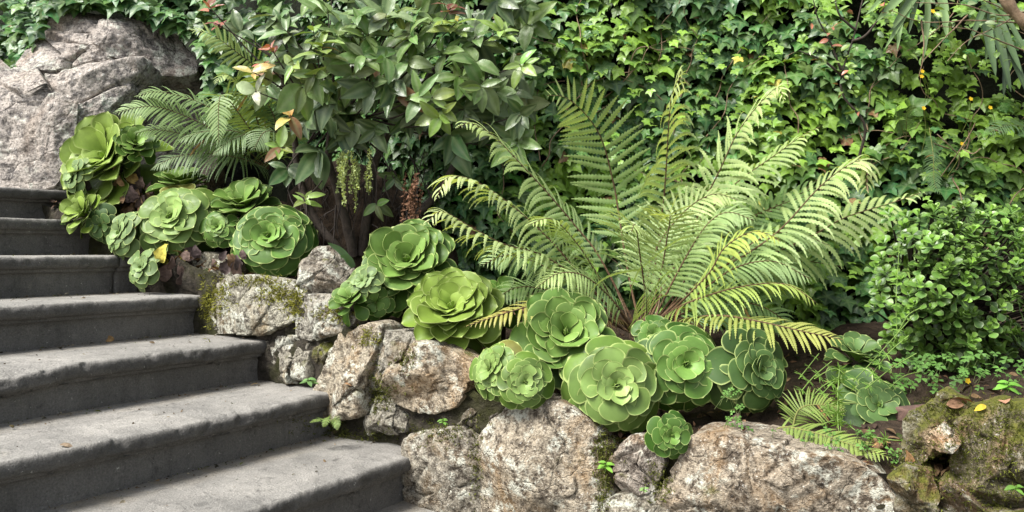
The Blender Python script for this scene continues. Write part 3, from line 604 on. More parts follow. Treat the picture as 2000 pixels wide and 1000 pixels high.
def rosette(px, py, Y, dpx, face, n, eo, mode, label, dome, seed):
    rs = np.random.RandomState(seed)
    c = at(px, py, Y); R = dpx / 2 / F * Y * 1.14
    A = nrm(np.array((face[0], -face[2], face[1]))); B1 = nrm(np.cross(A, (0.1, 0.2, 1.0))); B2 = np.cross(A, B1)
    gp = c - A * R * 0.9 + np.array((0, 0.04, 0)); gp[2] = min(bed_z(gp)[0] - 0.02, c[2] - R * 0.4)
    t = thing('aeonium_rosette', gp, label, 'succulent', AG)
    ci, co = np.array(CM[mode][0]), np.array(CM[mode][1])
    ph0 = rs.uniform(0, 6.28)
    bowl = seed - 500 in BOWL
    n = int(n * (1.2 if bowl else 1.25))
    for i in range(n):
        f = (i + 0.5) / n; phi = ph0 + i * 2.39996 + rs.normal(scale=0.09)
        rho = math.cos(phi) * B1 + math.sin(phi) * B2
        if bowl:
            hang = f > 0.84
            ed = np.interp(f, [0, 0.15, 0.5, 0.83], [55, 52, 40, 10]) + rs.normal() * 4
            if hang: ed = np.interp(f, [0.84, 1.0], [-5, -38]) + rs.normal() * 8
            b_r = R * (0.02 + 0.20 * f ** 0.9) * (0.55 if hang else 1.0); zb = -R * (0.42 * f ** 1.2)
            r = R * (0.07 + 0.93 * min(1, f / 0.86) ** 0.80) * rs.uniform(0.95, 1.05)
            L = np.clip((r - b_r) / max(0.42, math.cos(math.radians(ed))), 0.12 * R, 0.85 * R)
            if hang: L = R * rs.uniform(0.75, 0.95)
            me_ = AEO[rs.choice((10, 11, 2, 5))] if f < 0.84 else AEO[rs.choice((8, 4, 9))]
            w = rs.uniform(0.95, 1.1) * np.interp(f, [0, 0.3, 0.8, 1], [1.15, 0.95, 0.86, 0.9])
        else:
            ed = np.interp(f, [0, 0.12, 0.35, 0.6, 1.0], [62, 46, 27, 13, min(eo, -4) * 1.3]) + rs.normal() * 4
            b_r = R * 0.03 * f; zb = -R * dome * 0.5 * f ** 1.4
            r = R * (0.04 + 0.96 * f ** 0.92) * rs.uniform(0.93, 1.07)
            L = np.clip(r / max(0.5, math.cos(math.radians(ed))), 0.10 * R, 1.04 * R)
            if f < 0.3: me_ = AEO[rs.choice((1, 5, 2, 10))]
            elif f < 0.6: me_ = AEO[rs.choice((10, 2, 8, 3))]
            else: me_ = AEO[rs.choice((8, 9, 4, 10, 3))]
            w = rs.uniform(0.95, 1.08) * np.interp(f, [0, 0.3, 0.6, 1], [1.3, 1.15, 1.06, 0.98])
        if i < 5: ed = 102; L = (0.09 + 0.02 * i) * R; b_r = 0.04 * R
        e = math.radians(ed)
        # gravity pulls the outer leaves that point downhill
        if f > 0.5: e -= (f - 0.5) * (0.7 if not bowl else 0.25) * max(0.0, -rho[2])
        yaw = rs.normal() * 0.10
        y = math.cos(e) * rho + math.sin(e) * A; z = -math.sin(e) * rho + math.cos(e) * A
        z = z + yaw * np.cross(y, z)
        b = c + A * zb + rho * b_r
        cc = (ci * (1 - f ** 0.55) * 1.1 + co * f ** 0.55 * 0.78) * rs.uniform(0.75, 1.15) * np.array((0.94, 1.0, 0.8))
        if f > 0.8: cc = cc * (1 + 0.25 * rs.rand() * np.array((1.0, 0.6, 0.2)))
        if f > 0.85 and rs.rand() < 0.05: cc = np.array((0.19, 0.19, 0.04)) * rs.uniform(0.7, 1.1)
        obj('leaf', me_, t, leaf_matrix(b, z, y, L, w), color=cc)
    # fleshy stem down into the bed
    P_, _ = catmull([c - A * R * 0.05, c - A * R * (dome + 0.35) + np.array((0, 0, -0.01)), gp], 10)
    Vt, Pt = tube(P_, np.linspace(0.16 * R, 0.12 * R, 10), 8); gg = Geo(); gg.add(Vt, Pt, (0.6, 0.5, 0.4))
    obj('stem', gg.mesh('stem', M_BARK), t)
    return t, c, R, A
ROSE = []
for i, r_ in enumerate(ROS): ROSE.append(rosette(*r_, seed=500 + i))
def skirt(idx, ctr_px, spread, n, seed, cols):
    rs = np.random.RandomState(seed); t, c, R, A = ROSE[idx]
    for i in range(n):
        p = at(ctr_px[0] + rs.normal() * spread[0], ctr_px[1] + rs.normal() * spread[1], c[1] - 0.04 + rs.uniform(-0.06, 0.08))
        tv = np.array((rs.normal() * 0.6, -0.3 + rs.normal() * 0.4, -1.0)); nv = np.array((rs.normal() * 0.7, -1, 0.3 + rs.normal() * 0.5))
        obj('withered_leaf', DEADLEAF, t, leaf_matrix(p, nv, tv, rs.uniform(0.045, 0.085), rs.uniform(0.8, 1.3)), color=np.array(cols[rs.randint(len(cols))]) * rs.uniform(0.7, 1.2))
BR = [(0.12, 0.085, 0.075), (0.16, 0.11, 0.09), (0.22, 0.14, 0.08), (0.10, 0.075, 0.07)]
skirt(0, (262, 378), (16, 18), 34, 1, BR); skirt(0, (235, 350), (14, 12), 8, 2, [(0.40, 0.25, 0.13), (0.45, 0.30, 0.10)])
skirt(6, (370, 500), (26, 10), 14, 3, BR); skirt(6, (320, 485), (20, 8), 6, 4, [(0.45, 0.40, 0.08)])
skirt(11, (455, 500), (14, 10), 8, 5, BR); skirt(16, (900, 672), (16, 10), 6, 6, [(0.22, 0.13, 0.08)]); skirt(23, (1445, 845), (12, 22), 12, 7, BR)

# ------------------------------------------------------------------ ferns
def pinna_geo(p0, d0, nvec, L, w0, droop, curl, T, seg=9):
    """one serrated leaflet; returns V (3 rows), polys, rib mask"""
    k = 2 * seg + 1; P = np.zeros((k, 3)); P[0] = p0; d = np.array(d0, float); Dr = np.zeros((k, 3)); Dr[0] = d
    st_ = L / (k - 1)
    for i in range(1, k):
        u = i / (k - 1)
        d = nrm(d + (np.array((0, 0, -1.0)) * droop * (0.25 + 2.2 * u * u) + T * curl * (1 - 0.6 * u)) * (1.0 / (k - 1)))
        P[i] = P[i - 1] + d * st_; Dr[i] = d
    S = nrm(np.cross(nvec, Dr)); Nn = np.cross(Dr, S)
    u = np.linspace(0, 1, k); w = w0 * (0.75 + 0.55 * u) * np.clip(1.03 - u ** 2.2, 0, 1)
    lob = np.where(np.arange(k) % 2 == 1, 1.0, 0.48); w = w * lob; w[-1] = 0
    fwd = np.where(np.arange(k) % 2 == 1, 0.35, 0.0)[:, None] * Dr * w0
    A = P + S * w[:, None] + fwd - Nn * (w * 0.25)[:, None]; B = P - S * w[:, None] + fwd - Nn * (w * 0.25)[:, None]
    V = np.vstack([A, P, B]); i = np.arange(k - 1)
    q = np.vstack([np.column_stack([i, i + 1, k + i + 1, k + i]), np.column_stack([k + i, k + i + 1, 2 * k + i + 1, 2 * k + i])])
    m = np.zeros((3 * k, 3)); m[k:2 * k, 1] = 1
    return V, [q], m
def frond(parent, ctrl, Lp, npair, nh, droop=0.6, curl=0.25, t0=0.22, col=(0.16, 0.26, 0.06), tip=(0.34, 0.38, 0.08), rr=0.005, single=False, seed=0, prof=(0.55, 0.4), wfac=1.0, name='frond', ang=0.30, rach=None, sides=(1, -1), dens=0.70):
    rs = np.random.RandomState(seed)
    npair = int(npair * dens); n = npair + 12; P, length = catmull(ctrl, n); P = P + (0.012 * length * np.linspace(0, 1, n)[:, None]) * np.stack([vnoise(P * 4.0, seed + q_) for q_ in (1, 2, 3)], 1); T = nrm(np.gradient(P, axis=0)); nh = np.asarray(nh, float)
    g_ = Geo(); V, pp = tube(P, np.linspace(rr, rr * 0.18, n), 5); g_.add(V, pp)
    rm = g_.mesh('stalk', rach or M_RACH)
    tt = np.linspace(0, 1, n); body = Geo(); singles = []
    idx = [i for i in range(n) if tt[i] >= t0]
    for i in idx:
        f = (tt[i] - t0) / (1 - t0)
        l = Lp * (np.interp(f, [0, 0.12, prof[1], 0.75, 0.95, 1.0], [prof[0], 0.82, 1.0, 0.62, 0.2, 0.06])) * rs.uniform(0.9, 1.08)
        nhi = nh + 0.35 * np.array((math.sin(seed + 3.1 * tt[i]), 0.4 * math.cos(seed * 1.7 + 4 * tt[i]), 0)); Nn = nrm(nhi - T[i] * np.dot(nhi, T[i])); S = np.cross(T[i], Nn)
        sp = length * (1 - t0) / len(idx); wo_ = 1.0
        for sd in sides:
            if rs.rand() < 0.02: continue
            d0 = nrm(sd * S + T[i] * (ang + 0.5 * f ** 2 + rs.normal() * 0.06) + Nn * rs.normal() * 0.08)
            V, pp, m = pinna_geo(P[i] + T[i] * (sp * 0.25 * sd), d0, Nn, l, min(sp * 0.46, l * 0.12) * wfac, droop * rs.uniform(0.6, 1.5), curl * rs.uniform(0.4, 1.6), T[i], 13 if l > 0.04 else 5)
            k = len(V) // 3; u = np.tile(np.linspace(0, 1, k), 3)
            cc = (np.array(col) * (1 - f ** 1.5) + np.array(tip) * f ** 1.5) * rs.uniform(0.85, 1.15)
            C = cc[None] * (1 - 0.35 * u[:, None]) + np.array(tip)[None] * 0.35 * u[:, None]
            if rs.rand() < 0.004: C = C * 0 + np.array((0.25, 0.13, 0.04))
            (singles.append((V, pp, C, m)) if single else body.add(V, pp, C, m))
    if single:
        fo = obj(name, rm, parent)
        for V, pp, C, m in singles:
            gg = Geo(); gg.add(V, pp, C, m); obj('leaflet', gg.mesh('leaflet', M_FERN), fo)
    else:
        fo = obj(name, body.mesh(name, M_FERN), parent); obj('stalk', rm, fo)
    return fo
def pts(lst): return [at(*p) for p in lst]
FB = at(1245, 650, 3.05); FB[2] = bed_z(FB)[0]
fern = thing('fern', FB, 'large pale green fern fanning out its arching fronds before the ivy', 'fern')
YL = (0.46, 0.54, 0.23); MG = (0.18, 0.31, 0.11); PG = (0.30, 0.43, 0.19); DG = (0.10, 0.20, 0.065); YG = (0.38, 0.49, 0.18)
b0 = (1245, 645, 3.05)
FR = [
 # ctrl pixels, leaflet length m, pairs, normal hint, droop, curl, col, tip, single
 ([b0, (1172, 505, 3.08), (1128, 447, 3.08), (1040, 345, 3.02), (968, 268, 2.95), (920, 240, 2.9), (898, 246, 2.86)], 0.25, 46, (0.45, -0.45, 0.75), 1.2, 0.55, PG, YG, False, 0.25),
 ([(1250, 640, 3.1), (1225, 520, 3.22), (1208, 410, 3.3), (1199, 359, 3.3), (1177, 276, 3.26), (1144, 227, 3.2), (1106, 194, 3.12), (1068, 190, 3.05)], 0.20, 34, (0.05, -1.0, 0.25), 0.15, 0.15, (0.15, 0.27, 0.08), YG, True, 0.33),
 ([(1255, 640, 3.1), (1280, 520, 3.25), (1292, 430, 3.3), (1300, 330, 3.25), (1306, 250, 3.15), (1312, 190, 3.05), (1330, 155, 2.95), (1350, 170, 2.88)], 0.19, 44, (0.75, -0.5, 0.2), 2.4, 0.6, PG, YL, False, 0.3),
 ([(1262, 640, 3.08), (1330, 490, 3.2), (1370, 405, 3.22), (1405, 335, 3.2), (1440, 262, 3.12), (1485, 200, 3.02), (1520, 168, 2.95), (1534, 190, 2.9)], 0.24, 46, (-0.6, -0.4, 0.6), 1.3, 0.55, PG, YL, False, 0.25),
 ([(1265, 640, 3.1), (1330, 480, 3.3), (1397, 400, 3.35), (1452, 345, 3.35), (1535, 284, 3.3), (1580, 255, 3.25), (1608, 243, 3.22)], 0.23, 46, (-0.2, -0.45, 0.8), 1.2, 0.3, MG, YG, False, 0.22),
 ([(1268, 640, 3.0), (1380, 540, 3.02), (1452, 500, 3.02), (1524, 446, 3.0), (1590, 375, 2.97), (1645, 331, 2.92), (1690, 315, 2.88), (1696, 372, 2.86)], 0.24, 48, (-0.25, -0.3, 0.9), 1.5, 0.3, MG, YL, False, 0.24),
 ([(1270, 640, 3.05), (1400, 540, 3.1), (1500, 500, 3.12), (1590, 458, 3.12), (1645, 427, 3.1), (1727, 398, 3.05), (1800, 372, 3.0)], 0.22, 38, (-0.2, -0.5, 0.75), 1.4, 0.15, (0.13, 0.21, 0.06), YG, False, 0.25),
 ([(1235, 645, 3.0), (1150, 557, 2.98), (1067, 460, 2.95), (1001, 398, 2.9), (930, 352, 2.82), (880, 346, 2.76), (858, 384, 2.72)], 0.25, 50, (0.25, -0.3, 0.9), 1.4, 0.4, PG, YL, False, 0.22),
 ([(1230, 645, 2.95), (1150, 562, 2.9), (1060, 500, 2.86), (985, 478, 2.8), (919, 446, 2.74), (862, 416, 2.68), (834, 438, 2.65)], 0.23, 48, (0.2, -0.3, 0.92), 1.5, 0.35, PG, YL, False, 0.22),
 ([(1262, 650, 2.98), (1262, 590, 2.86), (1250, 500, 2.74), (1243, 448, 2.62), (1238, 438, 2.54), (1232, 452, 2.50)], 0.23, 44, (0.0, -0.55, 0.7), 1.0, 0.35, PG, YG, True, 0.16),
 ([(1275, 640, 2.95), (1340, 580, 2.85), (1386, 533, 2.78), (1414, 487, 2.74), (1463, 457, 2.70), (1500, 460, 2.66), (1526, 476, 2.63)], 0.15, 34, (-0.2, -0.3, 0.9), 0.9, 0.2, (0.26, 0.36, 0.08), (0.44, 0.52, 0.10), False, 0.3),
 ([(1270, 645, 2.9), (1300, 615, 2.84), (1359, 586, 2.76), (1452, 560, 2.7), (1535, 556, 2.64), (1592, 590, 2.6)], 0.20, 42, (-0.05, -0.35, 0.9), 1.0, 0.15, (0.20, 0.31, 0.07), (0.36, 0.46, 0.10), True, 0.12),
 ([(1285, 645, 2.84), (1340, 625, 2.74), (1403, 618, 2.64), (1480, 630, 2.56), (1562, 648, 2.5), (1642, 664, 2.45)], 0.155, 36, (0.0, -0.45, 0.9), 0.9, 0.15, (0.22, 0.29, 0.055), (0.38, 0.39, 0.10), True, 0.2),
 ([(1215, 640, 2.85), (1150, 600, 2.78), (1084, 590, 2.72), (1012, 606, 2.66), (913, 636, 2.6)], 0.10, 36, (0.0, -0.4, 0.9), 1.1, 0.2, (0.24, 0.26, 0.05), (0.38, 0.34, 0.09), False, 0.2),
 ([(1262, 640, 3.12), (1290, 540, 3.1), (1306, 450, 3.02), (1308, 415, 2.95), (1300, 410, 2.88)], 0.20, 36, (0.1, -0.9, 0.3), 0.5, 0.4, PG, YL, False, 0.2),
 ([(1270, 640, 3.1), (1360, 520, 3.22), (1440, 440, 3.28), (1520, 400, 3.28), (1600, 380, 3.25)], 0.21, 36, (-0.2, -0.6, 0.8), 0.8, 0.2, DG, MG, False, 0.22),
 ([(1272, 642, 3.08), (1380, 580, 3.15), (1470, 530, 3.18), (1560, 510, 3.15), (1640, 520, 3.1)], 0.21, 36, (-0.1, -0.6, 0.8), 0.85, 0.2, DG, MG, False, 0.22),
 ([(1232, 645, 3.1), (1140, 570, 3.15), (1060, 520, 3.15), (990, 500, 3.1), (940, 520, 3.05)], 0.19, 36, (0.2, -0.4, 0.9), 1.0, 0.2, DG, PG, False, 0.2),
 ([(1230, 648, 3.0), (1150, 610, 3.02), (1080, 570, 3.0), (1010, 560, 2.95), (960, 590, 2.9)], 0.17, 32, (0.2, -0.4, 0.9), 1.0, 0.2, MG, PG, False, 0.2),
 ([(1268, 642, 3.02), (1330, 520, 3.0), (1380, 440, 2.98), (1420, 415, 2.95), (1470, 430, 2.9)], 0.19, 36, (-0.2, -0.4, 0.9), 0.9, 0.2, (0.14, 0.23, 0.065), PG, False, 0.2),
 ([(1276, 645, 2.98), (1340, 610, 3.0), (1420, 590, 3.0), (1490, 600, 2.96), (1550, 640, 2.92)], 0.18, 34, (-0.1, -0.5, 0.9), 0.9, 0.2, DG, MG, False, 0.2),
 ([(1275, 642, 3.15), (1390, 500, 3.3), (1480, 420, 3.35), (1560, 380, 3.35), (1640, 350, 3.3)], 0.20, 38, (-0.25, -0.6, 0.8), 0.9, 0.2, DG, MG, False, 0.2),
 ([(1278, 642, 3.05), (1370, 560, 3.06), (1460, 480, 3.05), (1540, 455, 3.02), (1620, 480, 2.98)], 0.22, 40, (-0.2, -0.5, 0.85), 1.1, 0.2, (0.13, 0.24, 0.075), PG, False, 0.2),
 ([(1280, 642, 3.0), (1380, 560, 2.96), (1440, 520, 2.92), (1510, 510, 2.88), (1580, 545, 2.84)], 0.20, 38, (-0.15, -0.5, 0.85), 1.1, 0.2, MG, PG, False, 0.2),
 ([(1250, 640, 3.12), (1275, 500, 3.2), (1330, 420, 3.2), (1390, 380, 3.16), (1440, 390, 3.12)], 0.19, 36, (-0.15, -0.5, 0.85), 1.0, 0.25, PG, YL, False, 0.22),
 ([(1240, 645, 2.9), (1190, 580, 2.84), (1140, 540, 2.78), (1090, 535, 2.72), (1050, 560, 2.68)], 0.16, 34, (0.15, -0.4, 0.9), 1.1, 0.25, PG, YG, False, 0.2),
 ([(1236, 645, 2.98), (1180, 560, 2.92), (1130, 480, 2.86), (1080, 430, 2.8), (1030, 440, 2.74)], 0.18, 36, (0.2, -0.3, 0.9), 1.0, 0.25, PG, YG, False, 0.22),
]
for i, (c_, Lp, npn, nh, dr, cu, co, ti, sg, t0) in enumerate(FR):
    frond(fern, pts(c_), Lp, npn, nh, dr, cu, t0, co, ti, 0.0055, sg, 900 + i)
for i, c_ in enumerate(([(1238, 650, 2.96), (1205, 622, 2.9), (1165, 632, 2.84), (1140, 668, 2.8)], [(1282, 650, 2.92), (1325, 628, 2.86), (1362, 640, 2.8), (1380, 672, 2.76)], [(1262, 652, 2.9), (1275, 628, 2.84), (1300, 640, 2.78), (1310, 668, 2.75)])):
    frond(fern, pts(c_), 0.07, 26, (0.0, -0.4, 0.9), 2.2, 0.2, 0.2, (0.16, 0.09, 0.04), (0.22, 0.13, 0.06), 0.004, False, 990 + i)
def bare_stalks(parent, lst, r=0.004):
    for a in lst:
        P_, _ = catmull(pts(a), 12); V, pp = tube(P_, np.linspace(r, r * 0.6, 12), 5); g_ = Geo(); g_.add(V, pp); obj('stalk', g_.mesh('stalk', M_TWIG), parent)
bare_stalks(fern, [[(1250, 660, 3.0), (1252, 620, 2.98), (1258, 575, 2.95)], [(1272, 660, 3.0), (1284, 610, 3.0), (1292, 560, 3.0)], [(1232, 660, 3.0), (1222, 610, 3.0), (1205, 570, 3.0)]])

LB = at(520, 320, 4.05); LB[2] = bed_z(LB)[0]
lf = thing('fern', LB, 'dark feathery fern drooping in front of the boulders beneath the broad leaved shrub', 'fern')
l0 = (525, 330, 4.05); LG = (0.11, 0.20, 0.085); LT = (0.22, 0.33, 0.13)
for i, (c_, Lp, npn, nh, dr, cu, co, ti, t0) in enumerate([
 ([l0, (515, 210, 4.0), (503, 138, 3.9), (465, 104, 3.82), (415, 70, 3.75), (374, 62, 3.7)], 0.16, 34, (0.2, -0.7, 0.6), 0.6, 0.2, (0.16, 0.26, 0.07), YG, 0.35),
 ([l0, (500, 230, 3.95), (465, 165, 3.85), (440, 148, 3.8), (424, 165, 3.76)], 0.13, 26, (0.2, -0.5, 0.8), 0.9, 0.2, (0.18, 0.24, 0.06), YG, 0.3),
 ([l0, (480, 255, 3.95), (400, 205, 3.85), (340, 185, 3.78), (300, 180, 3.73), (268, 188, 3.7)], 0.16, 36, (0.2, -0.6, 0.7), 0.8, 0.2, LG, LT, 0.2),
 ([l0, (470, 285, 3.9), (380, 235, 3.8), (300, 208, 3.72), (226, 220, 3.66)], 0.18, 38, (0.2, -0.6, 0.7), 0.8, 0.2, (0.10, 0.19, 0.075), LT, 0.2),
 ([l0, (450, 290, 3.88), (370, 265, 3.8), (310, 252, 3.75), (268, 258, 3.72)], 0.17, 36, (0.1, -0.5, 0.8), 1.0, 0.2, LG, LT, 0.15),
 ([l0, (470, 310, 3.85), (400, 300, 3.78), (340, 308, 3.72), (300, 330, 3.68)], 0.20, 36, (0.0, -0.5, 0.85), 1.2, 0.2, (0.075, 0.15, 0.075), (0.15, 0.22, 0.12), 0.12),
 ([(530, 320, 4.0), (500, 275, 3.85), (455, 255, 3.78), (400, 258, 3.72), (350, 275, 3.68)], 0.20, 38, (0.0, -0.5, 0.85), 1.2, 0.15, (0.07, 0.145, 0.065), (0.14, 0.22, 0.11), 0.12),
 ([(530, 320, 4.0), (520, 280, 3.85), (490, 262, 3.75), (450, 275, 3.68), (420, 300, 3.64)], 0.20, 32, (0.0, -0.5, 0.85), 1.2, 0.15, LG, (0.14, 0.22, 0.11), 0.12),
 ([(535, 325, 4.0), (480, 240, 3.8), (440, 190, 3.72), (428, 200, 3.66), (428, 280, 3.62)], 0.11, 34, (0.0, -0.8, 0.5), 0.5, 0.3, (0.17, 0.26, 0.09), LT, 0.35),
 ([(535, 325, 4.05), (540, 250, 4.0), (520, 200, 3.95), (480, 190, 3.9), (440, 215, 3.86)], 0.17, 32, (0.1, -0.5, 0.8), 0.9, 0.2, LG, LT, 0.2),
 ([(535, 325, 3.95), (545, 290, 3.8), (540, 262, 3.7), (515, 258, 3.64), (495, 290, 3.6)], 0.18, 28, (0.0, -0.5, 0.85), 1.2, 0.15, LG, (0.14, 0.22, 0.11), 0.12),
]): frond(lf, pts(c_), Lp, npn, nh, dr, cu, t0, co, ti, 0.004, False, 950 + i, wfac=1.15, dens=1.0, rach=M_RACH)

def small_fern(label, ctrls, Lp, npn, nh, col, tip, dr=0.5, seed=0, rr=0.002, t0=0.15, wfac=1.0):
    b = at(*ctrls[0][0]); t = thing('small_fern', b, label, 'fern')
    for j, c_ in enumerate(ctrls): frond(t, pts(c_), Lp, npn, nh, dr, 0.2, t0, col, tip, rr, False, seed + j, rach=M_RACHG, wfac=wfac, dens=1.0)
small_fern('low yellow green fern frond lying along the top of the rock slab', [[(1500, 858, 2.30), (1525, 835, 2.28), (1580, 842, 2.22), (1660, 868, 2.14), (1740, 892, 2.06)], [(1545, 850, 2.34), (1560, 800, 2.36), (1600, 790, 2.36), (1650, 800, 2.34)]], 0.075, 19, (0.2, -0.7, 0.6), (0.14, 0.22, 0.045), (0.23, 0.31, 0.065), 0.5, 20, 0.003, wfac=1.25)
small_fern('tiny fern sprouting below the tall tan stone at the stair end', [[(640, 822, 2.86), (625, 818, 2.82), (606, 826, 2.78)], [(642, 822, 2.86), (655, 820, 2.82), (660, 840, 2.79)], [(640, 822, 2.86), (640, 815, 2.82), (632, 835, 2.78)]], 0.024, 12, (0, -0.6, 0.8), (0.13, 0.24, 0.06), (0.2, 0.3, 0.07), 0.3, 40, 0.0012)
small_fern('slender blue green fern frond poking from the ivy at the frame edge', [[(2060, 270, 3.35), (2010, 250, 3.28), (1970, 245, 3.22), (1925, 262, 3.18)]], 0.085, 26, (0, -0.7, 0.7), (0.06, 0.13, 0.06), (0.10, 0.2, 0.09), 0.5, 60)
small_fern('narrow dark fern frond hanging in the ivy above the jade bush', [[(1815, 250, 3.45), (1822, 300, 3.38), (1826, 360, 3.34), (1842, 380, 3.32)]], 0.06, 26, (0, -0.9, 0.3), (0.06, 0.14, 0.06), (0.1, 0.2, 0.09), 0.5, 70)
small_fern('dark fern tuft in the ivy right of the bare brown twig', [[(1770, 270, 3.5), (1772, 225, 3.42), (1785, 205, 3.38)], [(1768, 270, 3.5), (1755, 230, 3.42), (1748, 214, 3.38)]], 0.07, 20, (0, -0.9, 0.3), (0.05, 0.12, 0.06), (0.09, 0.18, 0.08), 0.5, 80)
small_fern('small fern fronds rising over the top of the jade bush', [[(1905, 470, 2.95), (1885, 430, 2.86), (1850, 410, 2.8)], [(1905, 470, 2.95), (1880, 450, 2.86), (1862, 445, 2.82)]], 0.07, 22, (0, -0.8, 0.5), (0.07, 0.15, 0.06), (0.11, 0.2, 0.09), 0.5, 90)

# ------------------------------------------------------------------ ivy
IVT = [ivy_template(1.0, 1), ivy_template(1.25, 2), ivy_template(0.7, 3), ivy_template(1.1, 4)]
IVM = [make_mesh('ivy_leaf', *t_[:2], M_IVY, None, t_[2]) for t_ in IVT]
def proj(P): return 1000 + F * P[:, 0] / P[:, 1], HOR - F * P[:, 2] / P[:, 1]
def ivy_plant(name, label, pos, out, seed, nsingle, clear, bright_fn, smin=0.048, smax=0.090, catname='ivy'):
    """pos: leaf points, out: outward normals"""
    rs = np.random.RandomState(seed); k = len(pos)
    nv = nrm(out + np.array((0, 0, 0.55)) + rs.normal(scale=0.36, size=(k, 3)))
    tv = np.array((0, 0, -1.0)) + rs.normal(scale=0.5, size=(k, 3)) + out * 0.25
    bf = bright_fn(pos, rs)
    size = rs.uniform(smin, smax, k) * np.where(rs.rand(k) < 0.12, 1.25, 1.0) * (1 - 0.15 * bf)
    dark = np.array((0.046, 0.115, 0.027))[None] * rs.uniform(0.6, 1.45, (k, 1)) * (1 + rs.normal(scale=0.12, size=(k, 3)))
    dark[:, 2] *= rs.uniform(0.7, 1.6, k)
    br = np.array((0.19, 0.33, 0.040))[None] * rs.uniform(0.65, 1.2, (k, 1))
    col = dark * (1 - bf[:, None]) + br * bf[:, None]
    odd = rs.rand(k) + (size > 0.075); col[odd < 0.016] = (0.20, 0.10, 0.05); col[(odd > 0.016) & (odd < 0.024)] = (0.42, 0.36, 0.06)
    px, py = proj(pos); t = thing(name, pos[np.argmin(pos[:, 2])] * np.array((1, 1, 1)), label, catname)
    score = clear(px, py) * (size + 0.0) * (0.5 + 4 * np.clip(hedge_y(pos[:, 0], pos[:, 2]) - pos[:, 1] + 0.1, 0, 0.3))
    sel = np.zeros(k, bool)
    if nsingle: sel[np.argsort(-score)[:nsingle]] = True
    typ = rs.randint(4, size=k)
    for i in np.where(sel)[0]: obj('leaf', IVM[typ[i]], t, leaf_matrix(pos[i], nv[i], tv[i], size[i]), color=np.clip(col[i], 0, 1))
    g_ = Geo()
    for q in range(4):
        m = (~sel) & (typ == q)
        if m.any(): scatter(IVT[q], pos[m], nv[m], tv[m], size[m], col[m], g_)
    tag(obj('leaves', g_.mesh('ivy_leaves', M_IVY), t), kind='stuff')
    return t
rs = np.random.RandomState(5)
k = 16000
X = rs.uniform(-1.25, 3.3, k); z = -0.75 + 3.0 * rs.rand(k)
y0 = hedge_y(X, z); dep = rs.exponential(0.035, k).clip(0, 0.16) - 0.02
pos = np.stack([X, y0 - 0.04 + dep * 1.0, z], 1)
px_ = 1000 + F * X / y0; py_ = HOR - F * z / y0
keep = ~((px_ > 1660) & (py_ < 135 + 40 * np.sin(px_ / 40.0)) & (py_ > -120) & (rs.rand(k) < 0.72)) & ~((px_ > 1890) & (py_ < 190) & (py_ > 60) & (rs.rand(k) < 0.8))
X, z, y0, pos = X[keep], z[keep], y0[keep], pos[keep]; k = len(X)
e = 0.02; gx = (hedge_y(X + e, z) - hedge_y(X - e, z)) / (2 * e); gz = (hedge_y(X, z + e) - hedge_y(X, z - e)) / (2 * e)
out = nrm(np.stack([gx, -np.ones(k), gz], 1))
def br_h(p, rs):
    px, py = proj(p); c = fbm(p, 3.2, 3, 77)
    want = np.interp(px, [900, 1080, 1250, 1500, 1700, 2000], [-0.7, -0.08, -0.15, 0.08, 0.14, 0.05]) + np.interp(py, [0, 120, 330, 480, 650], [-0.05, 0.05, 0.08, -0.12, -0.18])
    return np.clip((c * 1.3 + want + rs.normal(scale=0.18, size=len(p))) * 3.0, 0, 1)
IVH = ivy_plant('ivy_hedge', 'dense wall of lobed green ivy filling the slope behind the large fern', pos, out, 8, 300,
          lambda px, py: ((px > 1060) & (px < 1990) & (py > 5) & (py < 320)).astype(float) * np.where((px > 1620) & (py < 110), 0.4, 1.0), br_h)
rs = np.random.RandomState(19)
for i in range(34):
    x0, z0 = rs.uniform(0.0, 2.6), rs.uniform(-0.1, 0.9); a = rs.uniform(0.6, 2.5); P_ = []
    for j in range(9):
        P_.append((x0, float(hedge_y(np.array([x0]), np.array([z0]))[0]) - 0.055 - 0.03 * rs.rand(), z0)); a += rs.normal() * 0.35; x0 += math.cos(a) * 0.06; z0 += math.sin(a) * 0.06
    P_, _ = catmull(P_, 40); g_ = Geo(); g_.add(*tube(P_, np.linspace(0.0032, 0.0012, 40), 5)); obj('stem', g_.mesh('stem', M_TWIG), IVH)
# trailing ivy shoots that stand proud of the hedge
g = Geo(); rs = np.random.RandomState(15); sp = []; 
for i in range(110):
    x0 = rs.uniform(0.1, 2.6); z0 = rs.uniform(-0.2, 1.15); p = np.array((x0, hedge_y(np.array([x0]), np.array([z0]))[0] - 0.05, z0)); d = nrm((rs.normal() * 0.8, -0.8, 0.3))
    for j in range(7):
        sp.append(p + rs.normal(scale=0.012, size=3)); d = nrm(d + np.array((rs.normal() * 0.25, -0.05, -0.28))); p = p + d * 0.045
sp = np.array(sp); px, py = proj(sp)
ivy_plant('ivy_shoots', 'bright trailing ivy shoots hanging proud of the ivy wall', sp, np.tile(np.array((0, -0.8, 0.5)), (len(sp), 1)), 16, 0, lambda a, b: a * 0, lambda p, rs: np.clip(0.55 + 0.4 * rs.normal(size=len(p)), 0, 1), 0.035, 0.06)
